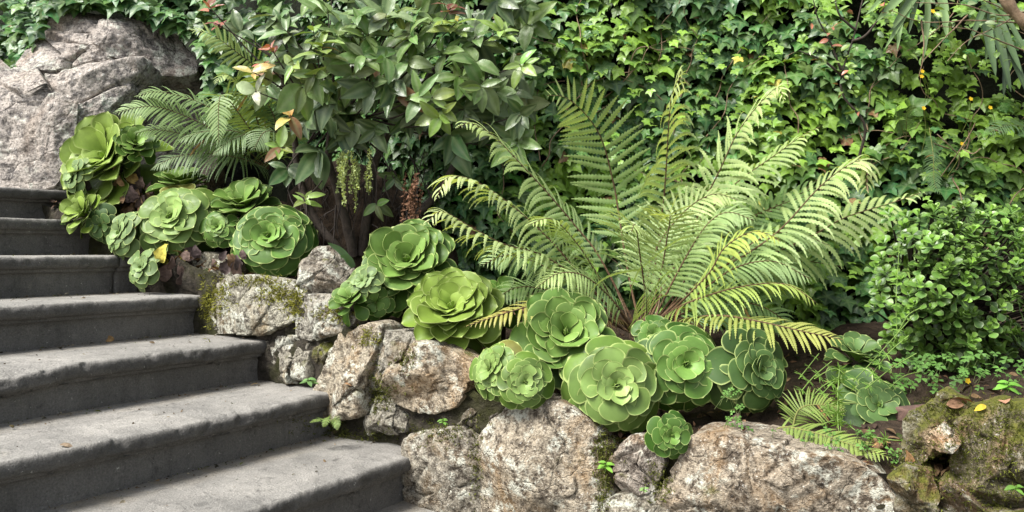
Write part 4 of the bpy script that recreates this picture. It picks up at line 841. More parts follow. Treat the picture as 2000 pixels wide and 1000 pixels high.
# ivy over the boulders
rs = np.random.RandomState(25); L_ = []
for i in range(2600):
    px, py = rs.uniform(-260, 480), rs.uniform(-260, 75)
    lim = np.interp(px, [-260, 0, 40, 75, 90, 150, 205, 240, 290, 330, 400, 430, 480], [240, 225, 140, 70, 20, 5, 10, 10, 18, 42, 70, 130, 200])
    py = lim - abs(rs.exponential(70)); 
    L_.append(at(px, py, rs.uniform(4.75, 5.3) if py < lim - 25 else rs.uniform(4.65, 4.85)))
for i in range(300):
    px = rs.uniform(392, 560); py = rs.uniform(-40, 230); L_.append(at(px, py, rs.uniform(4.45, 4.75)))
L_ = np.array(L_)
ivy_plant('boulder_ivy', 'dark ivy curtain hanging over the top of the pale boulders', L_, np.tile(np.array((0.1, -0.9, 0.3)), (len(L_), 1)), 26, 60, lambda px, py: ((px > -10) & (px < 420) & (py > 0)).astype(float), lambda p, rs: np.clip(rs.normal(size=len(p)) * 0.25 - 0.15, 0, 1), 0.06, 0.12)

# ------------------------------------------------------------------ broad leaved shrub
SLT = [simple_leaf(0.28, 0.22, 0.20), simple_leaf(0.15, 0.35, 0.23), simple_leaf(0.4, 0.12, 0.18), simple_leaf(0.2, 0.5, 0.21)]
SLM = [make_mesh('shrub_leaf', *t_[:2], M_SHRUB, None, t_[2]) for t_ in SLT]
SB = at(690, 470, 3.72); SB[2] = bed_z(SB)[0]
shrub = thing('broad_leaved_shrub', SB, 'broad leaved shrub with dull green leaves and a few red shoots at upper centre', 'shrub')
rs = np.random.RandomState(41)
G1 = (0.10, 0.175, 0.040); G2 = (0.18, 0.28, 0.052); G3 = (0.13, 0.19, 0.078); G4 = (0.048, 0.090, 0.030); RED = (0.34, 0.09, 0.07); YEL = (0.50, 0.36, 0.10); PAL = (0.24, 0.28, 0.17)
WH = [ # px,py,Y, n, leaf len px, colour, up tendency
 (420, 45, 3.55, 5, 34, RED, 1.0), (408, 12, 3.52, 4, 30, RED, 1.0), (528, 92, 3.45, 5, 36, RED, 1.0), (516, 122, 3.44, 3, 30, RED, 0.8), (492, 140, 3.4, 4, 46, YEL, 0.4), (498, 178, 3.4, 3, 44, PAL, 0.0),
 (535, 30, 3.55, 6, 56, G3, 0.2), (629, 84, 3.35, 9, 58, G2, 0.9), (612, 60, 3.4, 6, 52, G2, 0.9), (572, 128, 3.34, 4, 54, G2, -0.4), (614, 146, 3.3, 4, 58, G1, -0.5), (590, 170, 3.34, 5, 72, G1, -0.8), (650, 180, 3.4, 6, 86, G4, -0.9),
 (710, 108, 3.38, 8, 66, G1, 0.2), (697, 27, 3.45, 8, 58, G1, 0.3), (755, 27, 3.45, 8, 58, G3, 0.3), (755, 112, 3.4, 7, 60, G1, 0.2), (800, 68, 3.4, 8, 62, G1, 0.3), (845, 40, 3.45, 7, 56, G1, 0.4), (890, 45, 3.42, 8, 60, G2, 0.5), (880, 15, 3.42, 5, 40, (0.16, 0.03, 0.04), 1.0),
 (899, 148, 3.38, 8, 58, G1, 0.1), (940, 171, 3.36, 8, 66, G1, -0.3), (845, 190, 3.36, 8, 52, G2, -0.1), (858, 230, 3.36, 8, 52, G2, -0.5), (818, 189, 3.36, 6, 56, G1, 0.0), (930, 120, 3.38, 7, 56, G1, 0.3), (980, 58, 3.42, 8, 50, G2, 0.4), (1016, 126, 3.4, 6, 50, G2, 0.3),
 (1016, 225, 3.42, 6, 58, G4, -0.5), (1010, 280, 3.45, 6, 66, G1, -0.2), (728, 171, 3.42, 7, 70, G4, -0.6), (685, 150, 3.42, 7, 66, G1, -0.3), (770, 170, 3.42, 7, 76, G4, -0.7), (548, 288, 3.46, 6, 50, G2, -0.1), (620, 300, 3.5, 5, 80, G4, -1.0), (732, 256, 3.5, 6, 62, G4, -0.6), (600, 385, 3.42, 7, 32, G2, 0.5), (566, 225, 3.42, 4, 44, YEL, 0.0),
 (692, 243, 3.55, 5, 56, G3, -0.6), (660, 60, 3.42, 7, 60, G1, 0.4), (560, 60, 3.5, 6, 56, G3, 0.3), (795, 120, 3.42, 7, 58, G1, 0.0), (860, 100, 3.42, 7, 62, G1, 0.2), (930, 70, 3.45, 7, 54, G1, 0.4), (970, 180, 3.42, 6, 60, G1, -0.3), (880, 270, 3.5, 6, 80, G4, -0.8), (780, 20, 3.5, 7, 54, G2, 0.6), (640, 18, 3.48, 6, 54, G1, 0.6), (720, 65, 3.42, 6, 58, G1, 0.4),
 (600, 230, 3.5, 6, 74, G4, -0.8), (665, 260, 3.55, 5, 70, G4, -0.9), (640, 225, 3.5, 5, 70, G4, -0.8), (965, 240, 3.5, 6, 66, G4, -0.6), (905, 215, 3.48, 7, 64, G4, -0.4), (800, 230, 3.55, 6, 64, G4, -0.6), (560, 330, 3.5, 5, 50, G4, -0.5), (735, 400, 3.55, 4, 40, G1, -0.4), (770, 350, 3.6, 4, 44, G4, -0.5), (520, 170, 3.5, 5, 60, G3, -0.3), (470, 60, 3.65, 5, 50, G4, 0.0)]
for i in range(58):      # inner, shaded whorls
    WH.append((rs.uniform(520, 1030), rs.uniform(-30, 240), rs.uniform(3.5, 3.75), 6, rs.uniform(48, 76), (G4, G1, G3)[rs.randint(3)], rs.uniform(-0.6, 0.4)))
leafs = []
for (px, py, Y, n, lp, colr, upt) in WH:
    c = at(px, py, Y); L = lp / F * Y * 0.98
    ax = nrm(np.array((rs.normal() * 0.35, -0.55, upt * 1.1 + rs.normal() * 0.15)))
    b1 = nrm(np.cross(ax, (0.2, 0.1, 1))); b2 = np.cross(ax, b1); ph = rs.uniform(0, 6.28)
    for j in range(n):
        a = ph + j * 2.4 + rs.normal() * 0.2; lift = rs.uniform(0.05, 0.65) + 0.35 * max(0, upt) * (j < 3)
        ra = math.cos(a) * b1 + math.sin(a) * b2
        tv = nrm(ra * (1 - 0.3 * lift) + ax * lift + np.array((0, 0, min(0, upt) * 0.8)))
        nv = nrm(ax - tv * np.dot(ax, tv) + np.array((0, -0.3, 0.5)) + rs.normal(size=3) * 0.2)
        cc = np.array(colr) * rs.uniform(0.75, 1.3) * (1 + rs.normal(size=3) * 0.08)
        q = rs.rand()
        if q < 0.02: cc = np.array((0.24, 0.12, 0.06))
        leafs.append((c - ax * 0.012 * j * 0.6, nv, tv, L * rs.uniform(0.6, 1.15), cc, rs.randint(4), Y, rs.uniform(0.85, 1.3)))
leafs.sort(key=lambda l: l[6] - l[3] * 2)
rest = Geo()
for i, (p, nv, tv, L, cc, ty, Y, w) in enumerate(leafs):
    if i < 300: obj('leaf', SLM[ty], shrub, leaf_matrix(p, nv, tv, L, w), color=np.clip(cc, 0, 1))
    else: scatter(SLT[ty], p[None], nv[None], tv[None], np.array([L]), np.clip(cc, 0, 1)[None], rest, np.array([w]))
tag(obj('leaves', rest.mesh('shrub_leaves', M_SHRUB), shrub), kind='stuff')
gb = Geo()
for (px, py, Y, n, lp, colr, upt) in WH[:62]:
    c = at(px, py, Y); hub = at(np.clip(660 + (px - 660) * 0.35, 600, 800), 230 + (py - 200) * 0.2, 3.66)
    P_, _ = catmull([hub, (hub + c) / 2 + rs.normal(size=3) * 0.03, c], 9); gb.add(*tube(P_, np.linspace(0.006, 0.0022, 9), 5))
obj('twigs', gb.mesh('twigs', M_BARK), shrub)
for a in ([(690, 500, 3.72), (668, 400, 3.68), (640, 310, 3.62), (655, 220, 3.6), (690, 130, 3.6)], [(705, 500, 3.75), (720, 400, 3.75), (740, 300, 3.72), (800, 200, 3.68), (880, 100, 3.6)], [(670, 500, 3.7), (610, 420, 3.68), (580, 330, 3.66), (570, 230, 3.6), (540, 120, 3.55)],
          [(740, 480, 3.7), (790, 440, 3.7), (850, 380, 3.75), (900, 300, 3.75), (950, 200, 3.65)]):
    P_, _ = catmull(pts(a), 30); P_ = P_ + 0.012 * np.stack([fbm(P_, 9, 3, q) for q in (1, 2, 3)], 1)
    g_ = Geo(); g_.add(*tube(P_, np.linspace(0.024, 0.009, 30), 9)); obj('stem', g_.mesh('stem', M_BARK), shrub)
# tangle of dead roots and litter under the shrub
rt = Geo()
for i in range(110):
    p0 = at(rs.uniform(575, 850), rs.uniform(290, 440), rs.uniform(3.6, 3.85)); p1 = p0 + np.array((rs.normal() * 0.05, rs.normal() * 0.04, -rs.uniform(0.05, 0.3)))
    P_, _ = catmull([p0, (p0 + p1) / 2 + rs.normal(size=3) * 0.03, p1], 7); rt.add(*tube(P_, np.linspace(0.0035, 0.001, 7) * rs.uniform(0.5, 1.6), 4))
t = tag(obj('dead_root_tangle', rt.mesh('dead_root_tangle', bark_mat('shade_darkened_root', (0.012, 0.009, 0.007), (0.055, 0.04, 0.03)))), 'tangle of dead brown roots in the dark hollow under the shrub', 'roots', kind='stuff')  # bark tone darkened, the hollow's shade is put into the root colour
# mound of earth in the hollow
a = np.linspace(0, 2 * np.pi, 60, endpoint=False); rr_ = np.linspace(0.02, 1, 26)
RR, AA = np.meshgrid(rr_, a, indexing='ij'); cx = at(700, 430, 4.0)
W = np.stack([cx[0] + 0.62 * RR * np.cos(AA), cx[1] + 0.34 * RR * np.sin(AA), -0.30 + 0.75 * (1 - RR ** 2)], -1).reshape(-1, 3); W = W + 0.09 * np.stack([fbm(W, 5, 4, q) for q in (4, 5, 6)], -1)
tag(obj('earth_mound', make_mesh('earth_mound', W, [grid_polys(26, 60, True)], M_SOIL)), 'dark root mound under the broad leaved shrub', None, kind='structure')
# pale hanging weed and dry seed heads
def strands(name, label, cat, x0, x1, y0, y1, Y, n, col, mat, bead, lo=0.08, hi=0.2, stem=(0.35, 0.4, 0.12)):
    rs = np.random.RandomState(int(x0)); t = thing(name, at((x0 + x1) / 2, y0, Y), label, cat); gl = Geo(); gs = Geo(); tm = simple_leaf(0.3, 0.3, 0.35, 3, 4)
    for i in range(n):
        p = at(rs.uniform(x0, x1), y0 + rs.uniform(0, 0.35) * (y1 - y0), Y + rs.uniform(-0.05, 0.05)); L = rs.uniform(lo, hi)
        q = p + np.array((rs.normal() * 0.015, -0.02, -L)); P_, _ = catmull([p, (p + q) / 2 + np.array((rs.normal() * 0.012, -0.02, 0)), q], 22)
        gs.add(*tube(P_, 0.0012, 4), stem); m = len(P_)
        pos = np.repeat(P_, 3, 0) + rs.normal(scale=0.003, size=(m * 3, 3)); nv = rs.normal(size=(m * 3, 3)) + np.array((0, -0.8, 0.5)); tv = rs.normal(size=(m * 3, 3)) + np.array((0, -0.4, -0.2))
        scatter(tm, pos, nv, tv, rs.uniform(0.6, 1.3, m * 3) * bead, np.array(col)[None] * rs.uniform(0.6, 1.3, (m * 3, 1)), gl)
    obj('stems', gs.mesh('stems', mat), t); tag(obj('seeds', gl.mesh('seeds', mat), t), kind='stuff')
strands('hanging_weed', 'pale green beaded weed dangling below the shrub', 'weed', 655, 722, 290, 400, 3.46, 16, (0.30, 0.36, 0.13), M_WEED, 0.011)
strands('dry_seed_spike', 'brown dry seed spikes hanging in the hollow under the shrub', 'dry plant', 786, 822, 338, 440, 3.5, 6, (0.24, 0.13, 0.08), M_DEAD, 0.014, 0.15, 0.26, (0.2, 0.1, 0.06))
strands('dry_seed_strand', 'single reddish brown dried strand hanging over the rock slab', 'dry plant', 1445, 1458, 835, 910, 2.22, 2, (0.17, 0.09, 0.06), M_DEAD, 0.012, 0.08, 0.11, (0.15, 0.08, 0.05))

# ------------------------------------------------------------------ jade bush
def jade_template():
    V, Pp, m = aeo_leaf(0.25, 0.15, 1.05, 5, 8); return V, Pp, m
JT = jade_template(); JM = make_mesh('jade_leaf', *JT[:2], M_JADE, None, JT[2])
JB = at(1890, 730, 2.85); JB[2] = bed_z(JB)[0]
jade = thing('jade_bush', JB, 'rounded jade bush with small glossy succulent leaves at the foot of the ivy', 'succulent bush')
rs = np.random.RandomState(61); cl = []
for i in range(300):
    u, v = rs.uniform(-1, 1), rs.uniform(-1, 1)
    px = 1895 + 195 * u; py = 562 + 165 * v
    edge = u * u + v * v * 0.9
    if edge > 1.05: continue
    if vnoise(np.array([[px / 60.0, py / 60.0, 3.3]]), 9)[0] < -0.72: continue
    Y = 2.80 - 0.26 * math.sqrt(max(0, 1.05 - edge)) + rs.uniform(-0.02, 0.10)
    cl.append((px, py, Y, u, v))
for px, py in ((1735, 415), (1770, 420), (1890, 405), (1722, 530), (1740, 575), (1860, 430)): cl.append((px, py, 2.72, -0.8, -0.6))
lv = []; gb = Geo()
for (px, py, Y, u, v) in cl:
    c = at(px, py, Y); ax = nrm(np.array((u * 0.6, -0.55, -v * 0.55 + 0.75)) + rs.normal(size=3) * 0.25)
    b1 = nrm(np.cross(ax, (0.3, 0.1, 1))); b2 = np.cross(ax, b1); ph = rs.uniform(0, 6.28); vary = rs.uniform(0.7, 1.35)
    for j in range(8):
        pr = j // 2; a = ph + (j % 2) * math.pi + pr * math.pi / 2; el = (1.15, 0.75, 0.4, 0.05)[pr] + rs.normal() * 0.12
        ra = math.cos(a) * b1 + math.sin(a) * b2
        lv.append((c - ax * 0.010 * pr, -math.sin(el) * ra + math.cos(el) * ax, math.cos(el) * ra + math.sin(el) * ax, (0.021, 0.032, 0.038, 0.036)[pr] * rs.uniform(0.85, 1.15),
                   np.array(((0.15, 0.28, 0.035), (0.11, 0.215, 0.028), (0.075, 0.155, 0.024), (0.055, 0.12, 0.02))[pr]) * vary * rs.uniform(0.85, 1.15), Y, rs.uniform(0.9, 1.15)))
    root = JB + np.array((rs.normal() * 0.05, rs.normal() * 0.04, 0)); P_, _ = catmull([root, root * 0.5 + c * 0.5 + np.array((0, 0.16, 0)), c - ax * 0.03], 8)
    gb.add(*tube(P_, np.linspace(0.007, 0.003, 8), 5))
order = sorted(range(len(lv)), key=lambda i: (abs(lv[i][0][0] / lv[i][0][1] - 0.55) > 0.105, lv[i][5]))
g_ = Geo(); chosen = set(order[:300])
for i, (p, nv, tv, L, cc, Y, w) in enumerate(lv):
    if i in chosen: obj('leaf', JM, jade, leaf_matrix(p, nv, tv, L, w), color=cc)
idx = [i for i in range(len(lv)) if i not in chosen]
scatter(JT, np.array([lv[i][0] for i in idx]), np.array([lv[i][1] for i in idx]), np.array([lv[i][2] for i in idx]), np.array([lv[i][3] for i in idx]), np.array([lv[i][4] for i in idx]), g_)
tag(obj('leaves', g_.mesh('jade_leaves', M_JADE), jade), kind='stuff'); obj('branches', gb.mesh('branches', M_BARK), jade)

# ------------------------------------------------------------------ strap leaved plants, twigs at upper right
def strap(ctrl, w, n=16):
    P_, L = catmull(ctrl, n); T = nrm(np.gradient(P_, axis=0)); S = nrm(np.cross(T, (0.0, -1.0, 0.35))); u = np.linspace(0, 1, n)
    ww = w * np.clip(np.sin(np.pi * (0.18 + 0.82 * u)) ** 0.6, 0.02, 1); Nn = np.cross(S, T)
    V = np.stack([P_ + S * ww[:, None], P_ + S * ww[:, None] * 0.5 - Nn * ww[:, None] * 0.15, P_ - Nn * (ww * 0.3)[:, None], P_ - S * ww[:, None] * 0.5 - Nn * ww[:, None] * 0.15, P_ - S * ww[:, None]], 1).reshape(-1, 3)
    m = np.zeros((n * 5, 3)); m[2::5, 1] = 1
    return V, [grid_polys(n, 5)], m
rs = np.random.RandomState(71)
for lab, bx, by, lst in (
  ('strap leaved plant with broad pale blades behind the twiggy bush above the ivy', 1800, -20, [(1712, 42), (1728, 96), (1752, 100), (1775, 66), (1805, 112), (1850, 74), (1738, 62), (1690, 30)]),
  ('dark strap leaved plant drooping below the bent branch in the top corner', 1925, 10, [(1945, 150), (1975, 180), (1995, 140), (2030, 150), (1925, 120), (1960, 190), (2010, 190), (1890, 90), (2060, 120)])):
    Yb_ = 3.42; b = at(bx, by, Yb_); t = thing('strap_leaved_plant', b, lab, 'plant')
    for (tx, ty) in lst:
        tip_ = at(tx, ty, Yb_ - 0.22 + rs.uniform(-0.05, 0.05)); md = (b + tip_) / 2 + np.array((rs.normal() * 0.02, -0.02, 0.06)); V, pp, m = strap([b + rs.normal(size=3) * 0.02, md, tip_], rs.uniform(0.011, 0.022))
        g_ = Geo(); cc = np.array((0.13, 0.20, 0.075)) * rs.uniform(0.6, 1.5) if bx < 1900 else np.array((0.06, 0.10, 0.04)) * rs.uniform(0.6, 1.4); g_.add(V, pp, cc, m); obj('leaf', g_.mesh('leaf', M_STRAP), t)
b = at(690, 522, 3.05); t = thing('strap_leaf_seedling', b, 'single pale edged strap leaf rising beside the rounded brown rock', 'plant')
for tx, ty in ((640, 474), (664, 500)):
    V, pp, m = strap([b, at((690 + tx) / 2 + 3, (522 + ty) / 2 - 6, 3.03), at(tx, ty, 3.0)], 0.013); g_ = Geo(); g_.add(V, pp, (0.09, 0.16, 0.07), m); obj('leaf', g_.mesh('leaf', M_STRAP), t)
# crooked twig with small leaves
def twiggy(name, label, cat, stems, leafn, lsize, cols, mat, seed, spread=0.02, r0=0.004):
    rs = np.random.RandomState(seed); t = thing(name, at(*stems[0][0]), label, cat); tm = simple_leaf(0.25, 0.3, 0.26, 5, 6); lm = make_mesh('leaf', *tm[:2], M_SHRUB, None, tm[2]); kk = 0
    for s_ in stems:
        P_, L = catmull(pts(s_), 26); P_ = P_ + 0.004 * np.stack([fbm(P_, 14, 3, q + seed) for q in (1, 2, 3)], 1)
        g_ = Geo(); g_.add(*tube(P_, np.linspace(r0, r0 * 0.35, 26), 6)); obj('stem', g_.mesh('stem', mat), t)
        for j in range(int(leafn * L)):
            f = rs.uniform(0.3, 1); p = P_[int(f * 25)] + rs.normal(scale=spread, size=3)
            nv = np.array((0, -0.5, 0.8)) + rs.normal(size=3) * 0.5; tv = rs.normal(size=3) + np.array((0, -0.3, -0.1))
            obj('leaf', lm, t, leaf_matrix(p, nv, tv, rs.uniform(0.6, 1.3) * lsize, 1.1), color=np.array(cols[rs.randint(len(cols))]) * rs.uniform(0.7, 1.3))
twiggy('twig_sapling', 'crooked bare brown twig with small leaves rising from the ivy', 'twig', [[(1678, 312, 3.35), (1688, 245, 3.3), (1650, 190, 3.28), (1642, 150, 3.28), (1665, 80, 3.28), (1685, 0, 3.28), (1690, -40, 3.28)],
   [(1650, 160, 3.28), (1625, 90, 3.26), (1600, 40, 3.24), (1590, 0, 3.22)], [(1665, 80, 3.28), (1690, 70, 3.24), (1720, 30, 3.2), (1730, -10, 3.2)], [(1645, 150, 3.28), (1610, 120, 3.24), (1560, 100, 3.2)], [(1672, 60, 3.28), (1640, 30, 3.26), (1630, -10, 3.25)]], 60, 0.036, [G1, G2, (0.12, 0.2, 0.09), G2, (0.4, 0.12, 0.08)], M_BARK, 5, 0.022, 0.006)
twiggy('bramble_tangle', 'tangle of thin pale twigs with sparse leaves across the upper corner', 'twigs', [[(2060, 60, 3.1), (1990, 45, 3.08), (1900, 40, 3.05), (1800, 42, 3.05), (1740, 20, 3.0)], [(2050, 20, 3.1), (1960, 30, 3.05), (1880, 10, 3.0), (1790, 5, 3.0)], [(2060, 120, 3.1), (1980, 90, 3.08), (1900, 60, 3.02), (1830, 50, 2.98)],
   [(2040, 0, 3.1), (1950, 50, 3.05), (1890, 80, 3.0), (1850, 120, 3.0)], [(1890, 30, 3.05), (1860, 60, 3.02), (1830, 90, 3.0), (1800, 120, 3.0)], [(2000, 60, 3.1), (1960, 20, 3.08), (1900, -10, 3.0)], [(1800, 40, 3.05), (1805, 90, 3.05), (1795, 150, 3.06)]], 26, 0.034, [G2, G1, (0.16, 0.22, 0.1)], M_TWIG, 6, 0.03, 0.0035)
b = at(2050, 60, 2.9); t = thing('bent_branch', b, 'thick brown branch crossing the top right corner', 'branch'); P_, _ = catmull(pts([(2060, 75, 2.9), (2000, 42, 2.9), (1965, 0, 2.9), (1935, -60, 2.9)]), 24); g_ = Geo(); g_.add(*tube(P_, 0.019 + 0.003 * np.sin(np.arange(24)), 10)); obj('bark', g_.mesh('bark', M_BARK if 0 else M_TWIG), t)
# ivy-side vine with yellow flowers
fl = simple_leaf(0.2, -0.2, 0.42, 5, 5)
def flower(px, py, Y, k, stem_to):
    c = at(px, py, Y); t = thing('yellow_flower', at(*stem_to), FLAB[k], 'flower', 'small yellow flowers in the ivy')
    g_ = Geo(); P_, _ = catmull([at(*stem_to), at((px + stem_to[0]) / 2 + 6, (py + stem_to[1]) / 2, (Y + stem_to[2]) / 2), c], 10); g_.add(*tube(P_, 0.0011, 4), (0.25, 0.3, 0.08)); obj('stem', g_.mesh('stem', M_WEED), t)
    pm = make_mesh('petal', *fl[:2], M_PETAL, None, fl[2])
    for j in range(5):
        a = j * 1.2566 + k; tv = np.array((math.cos(a), -0.35, math.sin(a))); obj('petal', pm, t, leaf_matrix(c, (0.1, -1, 0.3), tv, 0.010, 1.0), color=(0.72, 0.50, 0.03))
FLAB = ['yellow flower beside the fern tuft in the ivy', 'small yellow flower highest in the bramble tangle', 'yellow flower above the jade bush on a pale vine', 'yellow flower on a long thin stalk near the dark leaf', 'yellow flower right of the bare twig, upper of a close pair', 'yellow flower right of the bare twig, lower of a close pair', 'yellow flower low among the clover by the mossy rock', 'pale yellow flower at the end of the row in the ivy']
for k_, a in enumerate([(1804, 211, 3.2, (1800, 300, 3.3)), (1822, 22, 2.95, (1835, 60, 3.0)), (1879, 281, 3.15, (1850, 345, 3.25)), (1896, 193, 3.15, (1878, 260, 3.3)), (1801, 139, 3.2, (1812, 200, 3.3)), (1800, 149, 3.2, (1806, 200, 3.3)), (1890, 744, 2.42, (1893, 775, 2.44)), (1934, 210, 3.15, (1940, 260, 3.3))]): flower(a[0], a[1], a[2], k_, a[3])
gv = Geo(); b = at(1840, 345, 3.2)
for a in ([(1838, 345, 3.25), (1870, 300, 3.15), (1895, 260, 3.12), (1905, 240, 3.1)], [(1870, 300, 3.15), (1850, 280, 3.12), (1830, 262, 3.12)], [(1878, 290, 3.14), (1900, 300, 3.1), (1915, 290, 3.1)]):
    P_, _ = catmull(pts(a), 14); gv.add(*tube(P_, 0.002, 5))
tag(obj('pale_vine', gv.mesh('pale_vine', M_TWIG)), 'thin pale vine stem arching out of the ivy above the jade bush', 'vine')

# ------------------------------------------------------------------ weeds
def cleavers(label, stems, seed, n_wh=12):
    rs = np.random.RandomState(seed); t = thing('cleavers_weed', at(*stems[0][0]), label, 'weed'); tm = simple_leaf(0.2, 0.2, 0.10, 3, 5)
    g1 = Geo(); g2 = Geo()
    for s_ in stems:
        P_, L = catmull(pts(s_), 30); g1 = Geo(); g1.add(*tube(P_, 0.0014, 4), (0.22, 0.34, 0.08)); obj('stem', g1.mesh('stem', M_WEED), t); T = nrm(np.gradient(P_, axis=0))
        nw = max(3, int(L / 0.032))
        for j in range(nw):
            i = int((j + 0.5) / nw * 29); r = 0.026 * (1.0 if j < nw - 2 else 0.6)
            ref = nrm(np.cross(T[i], (0.3, 0.8, 0.2))); r2 = np.cross(T[i], ref); a = np.arange(7) * 2 * np.pi / 7 + rs.uniform(0, 1)
            tv = np.cos(a)[:, None] * ref + np.sin(a)[:, None] * r2 + 0.35 * T[i]; scatter(tm, np.repeat(P_[i:i + 1], 7, 0), np.tile(T[i] * 0.8 + np.array((0, -0.3, 0.2)), (7, 1)), tv, np.full(7, r), np.array((0.20, 0.36, 0.07))[None] * rs.uniform(0.7, 1.2, (7, 1)), g2)
    tag(obj('whorls', g2.mesh('whorls', M_WEED), t), kind='stuff')
cleavers('wispy cleavers weed climbing beside the jade bush', [[(1665, 745, 2.35), (1700, 710, 2.34), (1745, 660, 2.34), (1785, 615, 2.36)], [(1700, 735, 2.35), (1735, 690, 2.32), (1775, 655, 2.32)], [(1752, 650, 2.4), (1750, 590, 2.42), (1754, 520, 2.44), (1756, 480, 2.45)], [(1690, 760, 2.34), (1740, 720, 2.32), (1790, 690, 2.32)], [(1740, 680, 2.36), (1770, 620, 2.36), (1800, 600, 2.36)]], 3)
cleavers('sprawling cleavers weed around the loose long leaved rosette', [[(1600, 775, 2.3), (1640, 740, 2.28), (1680, 765, 2.25)], [(1610, 800, 2.3), (1640, 815, 2.24), (1640, 860, 2.2)], [(1640, 715, 2.3), (1636, 780, 2.25), (1640, 850, 2.2), (1665, 880, 2.16)], [(1590, 740, 2.32), (1630, 720, 2.3), (1660, 740, 2.28)], [(1690, 850, 2.2), (1760, 860, 2.14), (1800, 840, 2.12)]], 4)
cleavers('low cleavers weed between the yellowing frond and the bowl shaped rosette', [[(1570, 800, 2.4), (1600, 760, 2.4), (1640, 735, 2.4)], [(1560, 770, 2.42), (1590, 735, 2.42), (1625, 705, 2.42)], [(1585, 810, 2.36), (1620, 790, 2.34), (1660, 790, 2.32)], [(1560, 740, 2.45), (1580, 715, 2.45), (1600, 690, 2.45)], [(1600, 830, 2.3), (1640, 820, 2.28), (1670, 840, 2.24)], [(1735, 760, 2.4), (1765, 735, 2.4), (1800, 725, 2.4)]], 14)
# clover on the bed
def clover(name, label, pts_px, seed, size=0.013, col=(0.12, 0.25, 0.055)):
    rs = np.random.RandomState(seed); g2 = Geo(); g1 = Geo(); k = 6
    hv = [(0, 0, 0), (0.18, 0.25, 0.05), (0.42, 0.62, 0.02), (0.34, 0.92, -0.04), (0.0, 0.82, 0.03), (-0.34, 0.92, -0.04), (-0.42, 0.62, 0.02), (-0.18, 0.25, 0.05)]
    tm = (np.array(hv) * np.array((1, 1, 1.0)), [np.array([(0, 4, 2, 1)[::-1], (2, 4, 3, 3)[::-1]])[:1], np.array([(2, 4, 3)[::-1], (4, 6, 5)[::-1]]), np.array([(0, 7, 6, 4)[::-1]])], np.zeros((8, 3)))
    for (px, py, Y) in pts_px:
        c = at(px, py, Y); s_ = size * rs.uniform(0.7, 1.35); ax = nrm(np.array((rs.normal() * 0.3, -0.5 + rs.normal() * 0.2, 0.9))); b1 = nrm(np.cross(ax, (0.2, 0.9, 0.1))); b2 = np.cross(ax, b1); a = np.arange(3) * 2.0944 + rs.uniform(0, 6)
        tv = np.cos(a)[:, None] * b1 + np.sin(a)[:, None] * b2
        scatter(tm, np.repeat(c[None], 3, 0), np.tile(ax, (3, 1)) , tv, np.full(3, s_), np.array(col)[None] * rs.uniform(0.6, 1.3) * np.ones((3, 1)), g2)
        P_ = np.linspace(c, c + np.array((rs.normal() * 0.01, 0.02, -0.04)), 4); g1.add(*tube(P_, 0.0007, 4), (0.2, 0.26, 0.1))
    t = tag(obj(name, g2.mesh(name, M_WEED, False)), label, 'clover', kind='stuff'); obj('stalks', g1.mesh('stalks', M_WEED), t)
rs = np.random.RandomState(81)
clover('clover_cover', 'clover leaves scattered over the soil beneath the jade bush', [(rs.uniform(1740, 2010), 690 + 75 * rs.rand() + 0 * 1, 2.62 - 0.25 * rs.rand()) for i in range(90)], 1, 0.017)
clover('clover_patch', 'little clover leaves between the dark rosettes and the rock slab', [(rs.normal(1436, 14), rs.uniform(755, 850), 2.24 + rs.uniform(0, 0.06)) for i in range(22)] + [(rs.normal(1590, 40), rs.uniform(830, 880), 2.18) for i in range(14)] + [(rs.normal(1700, 60), rs.uniform(830, 905), 2.10) for i in range(40)], 2, 0.010)
def seedling(label, px, py, Y, hgt, n, L, col, seed):
    rs = np.random.RandomState(seed); b = at(px, py, Y); t = thing('seedling', b, label, 'seedling', 'seedlings in the wall joints'); lm = make_mesh('leaf', *SLT[1][:2], M_WEED, None, SLT[1][2])
    g_ = Geo(); g_.add(*tube(np.linspace(b, b + np.array((0, -0.02, hgt)), 5), 0.0012, 5), (0.2, 0.3, 0.08)); obj('stem', g_.mesh('stem', M_WEED), t)
    for j in range(n):
        a = j * 2.4 + rs.uniform(0, 0.5); p = b + np.array((0, -0.02, hgt)) * (0.35 + 0.65 * j / n); tv = np.array((math.cos(a), -0.4 + 0.3 * math.sin(a), 0.5 + 0.4 * rs.rand())); obj('leaf', lm, t, leaf_matrix(p, (0, -0.4, 0.9), tv, L * rs.uniform(0.7, 1.2), 1.1), color=np.array(col) * rs.uniform(0.8, 1.2))
seedling('bright seedling in the joint right of the big reddish stone', 1182, 922, 2.24, 0.035, 7, 0.030, (0.20, 0.40, 0.06), 1)
seedling('tiny seedling in the joint under the ochre stone', 866, 832, 2.60, 0.03, 6, 0.018, (0.16, 0.32, 0.06), 2)
seedling('tiny pale seedling beside the lowest reddish stones', 1256, 962, 2.18, 0.02, 5, 0.016, (0.22, 0.36, 0.12), 3)
seedling('small tuft where the third step meets the wall', 604, 752, 2.95, 0.03, 6, 0.03, (0.13, 0.24, 0.08), 4)
seedling('little weed at the end of the second step from top', 116, 442, 3.80, 0.02, 8, 0.028, (0.16, 0.30, 0.07), 5)
seedling('seedling on the mossy rock at the lower right edge', 1962, 770, 2.2, 0.04, 7, 0.036, (0.15, 0.34, 0.05), 6)
seedling('small green sprout on the face of the mossy rock', 1975, 960, 1.78, 0.02, 6, 0.022, (0.14, 0.28, 0.05), 7)

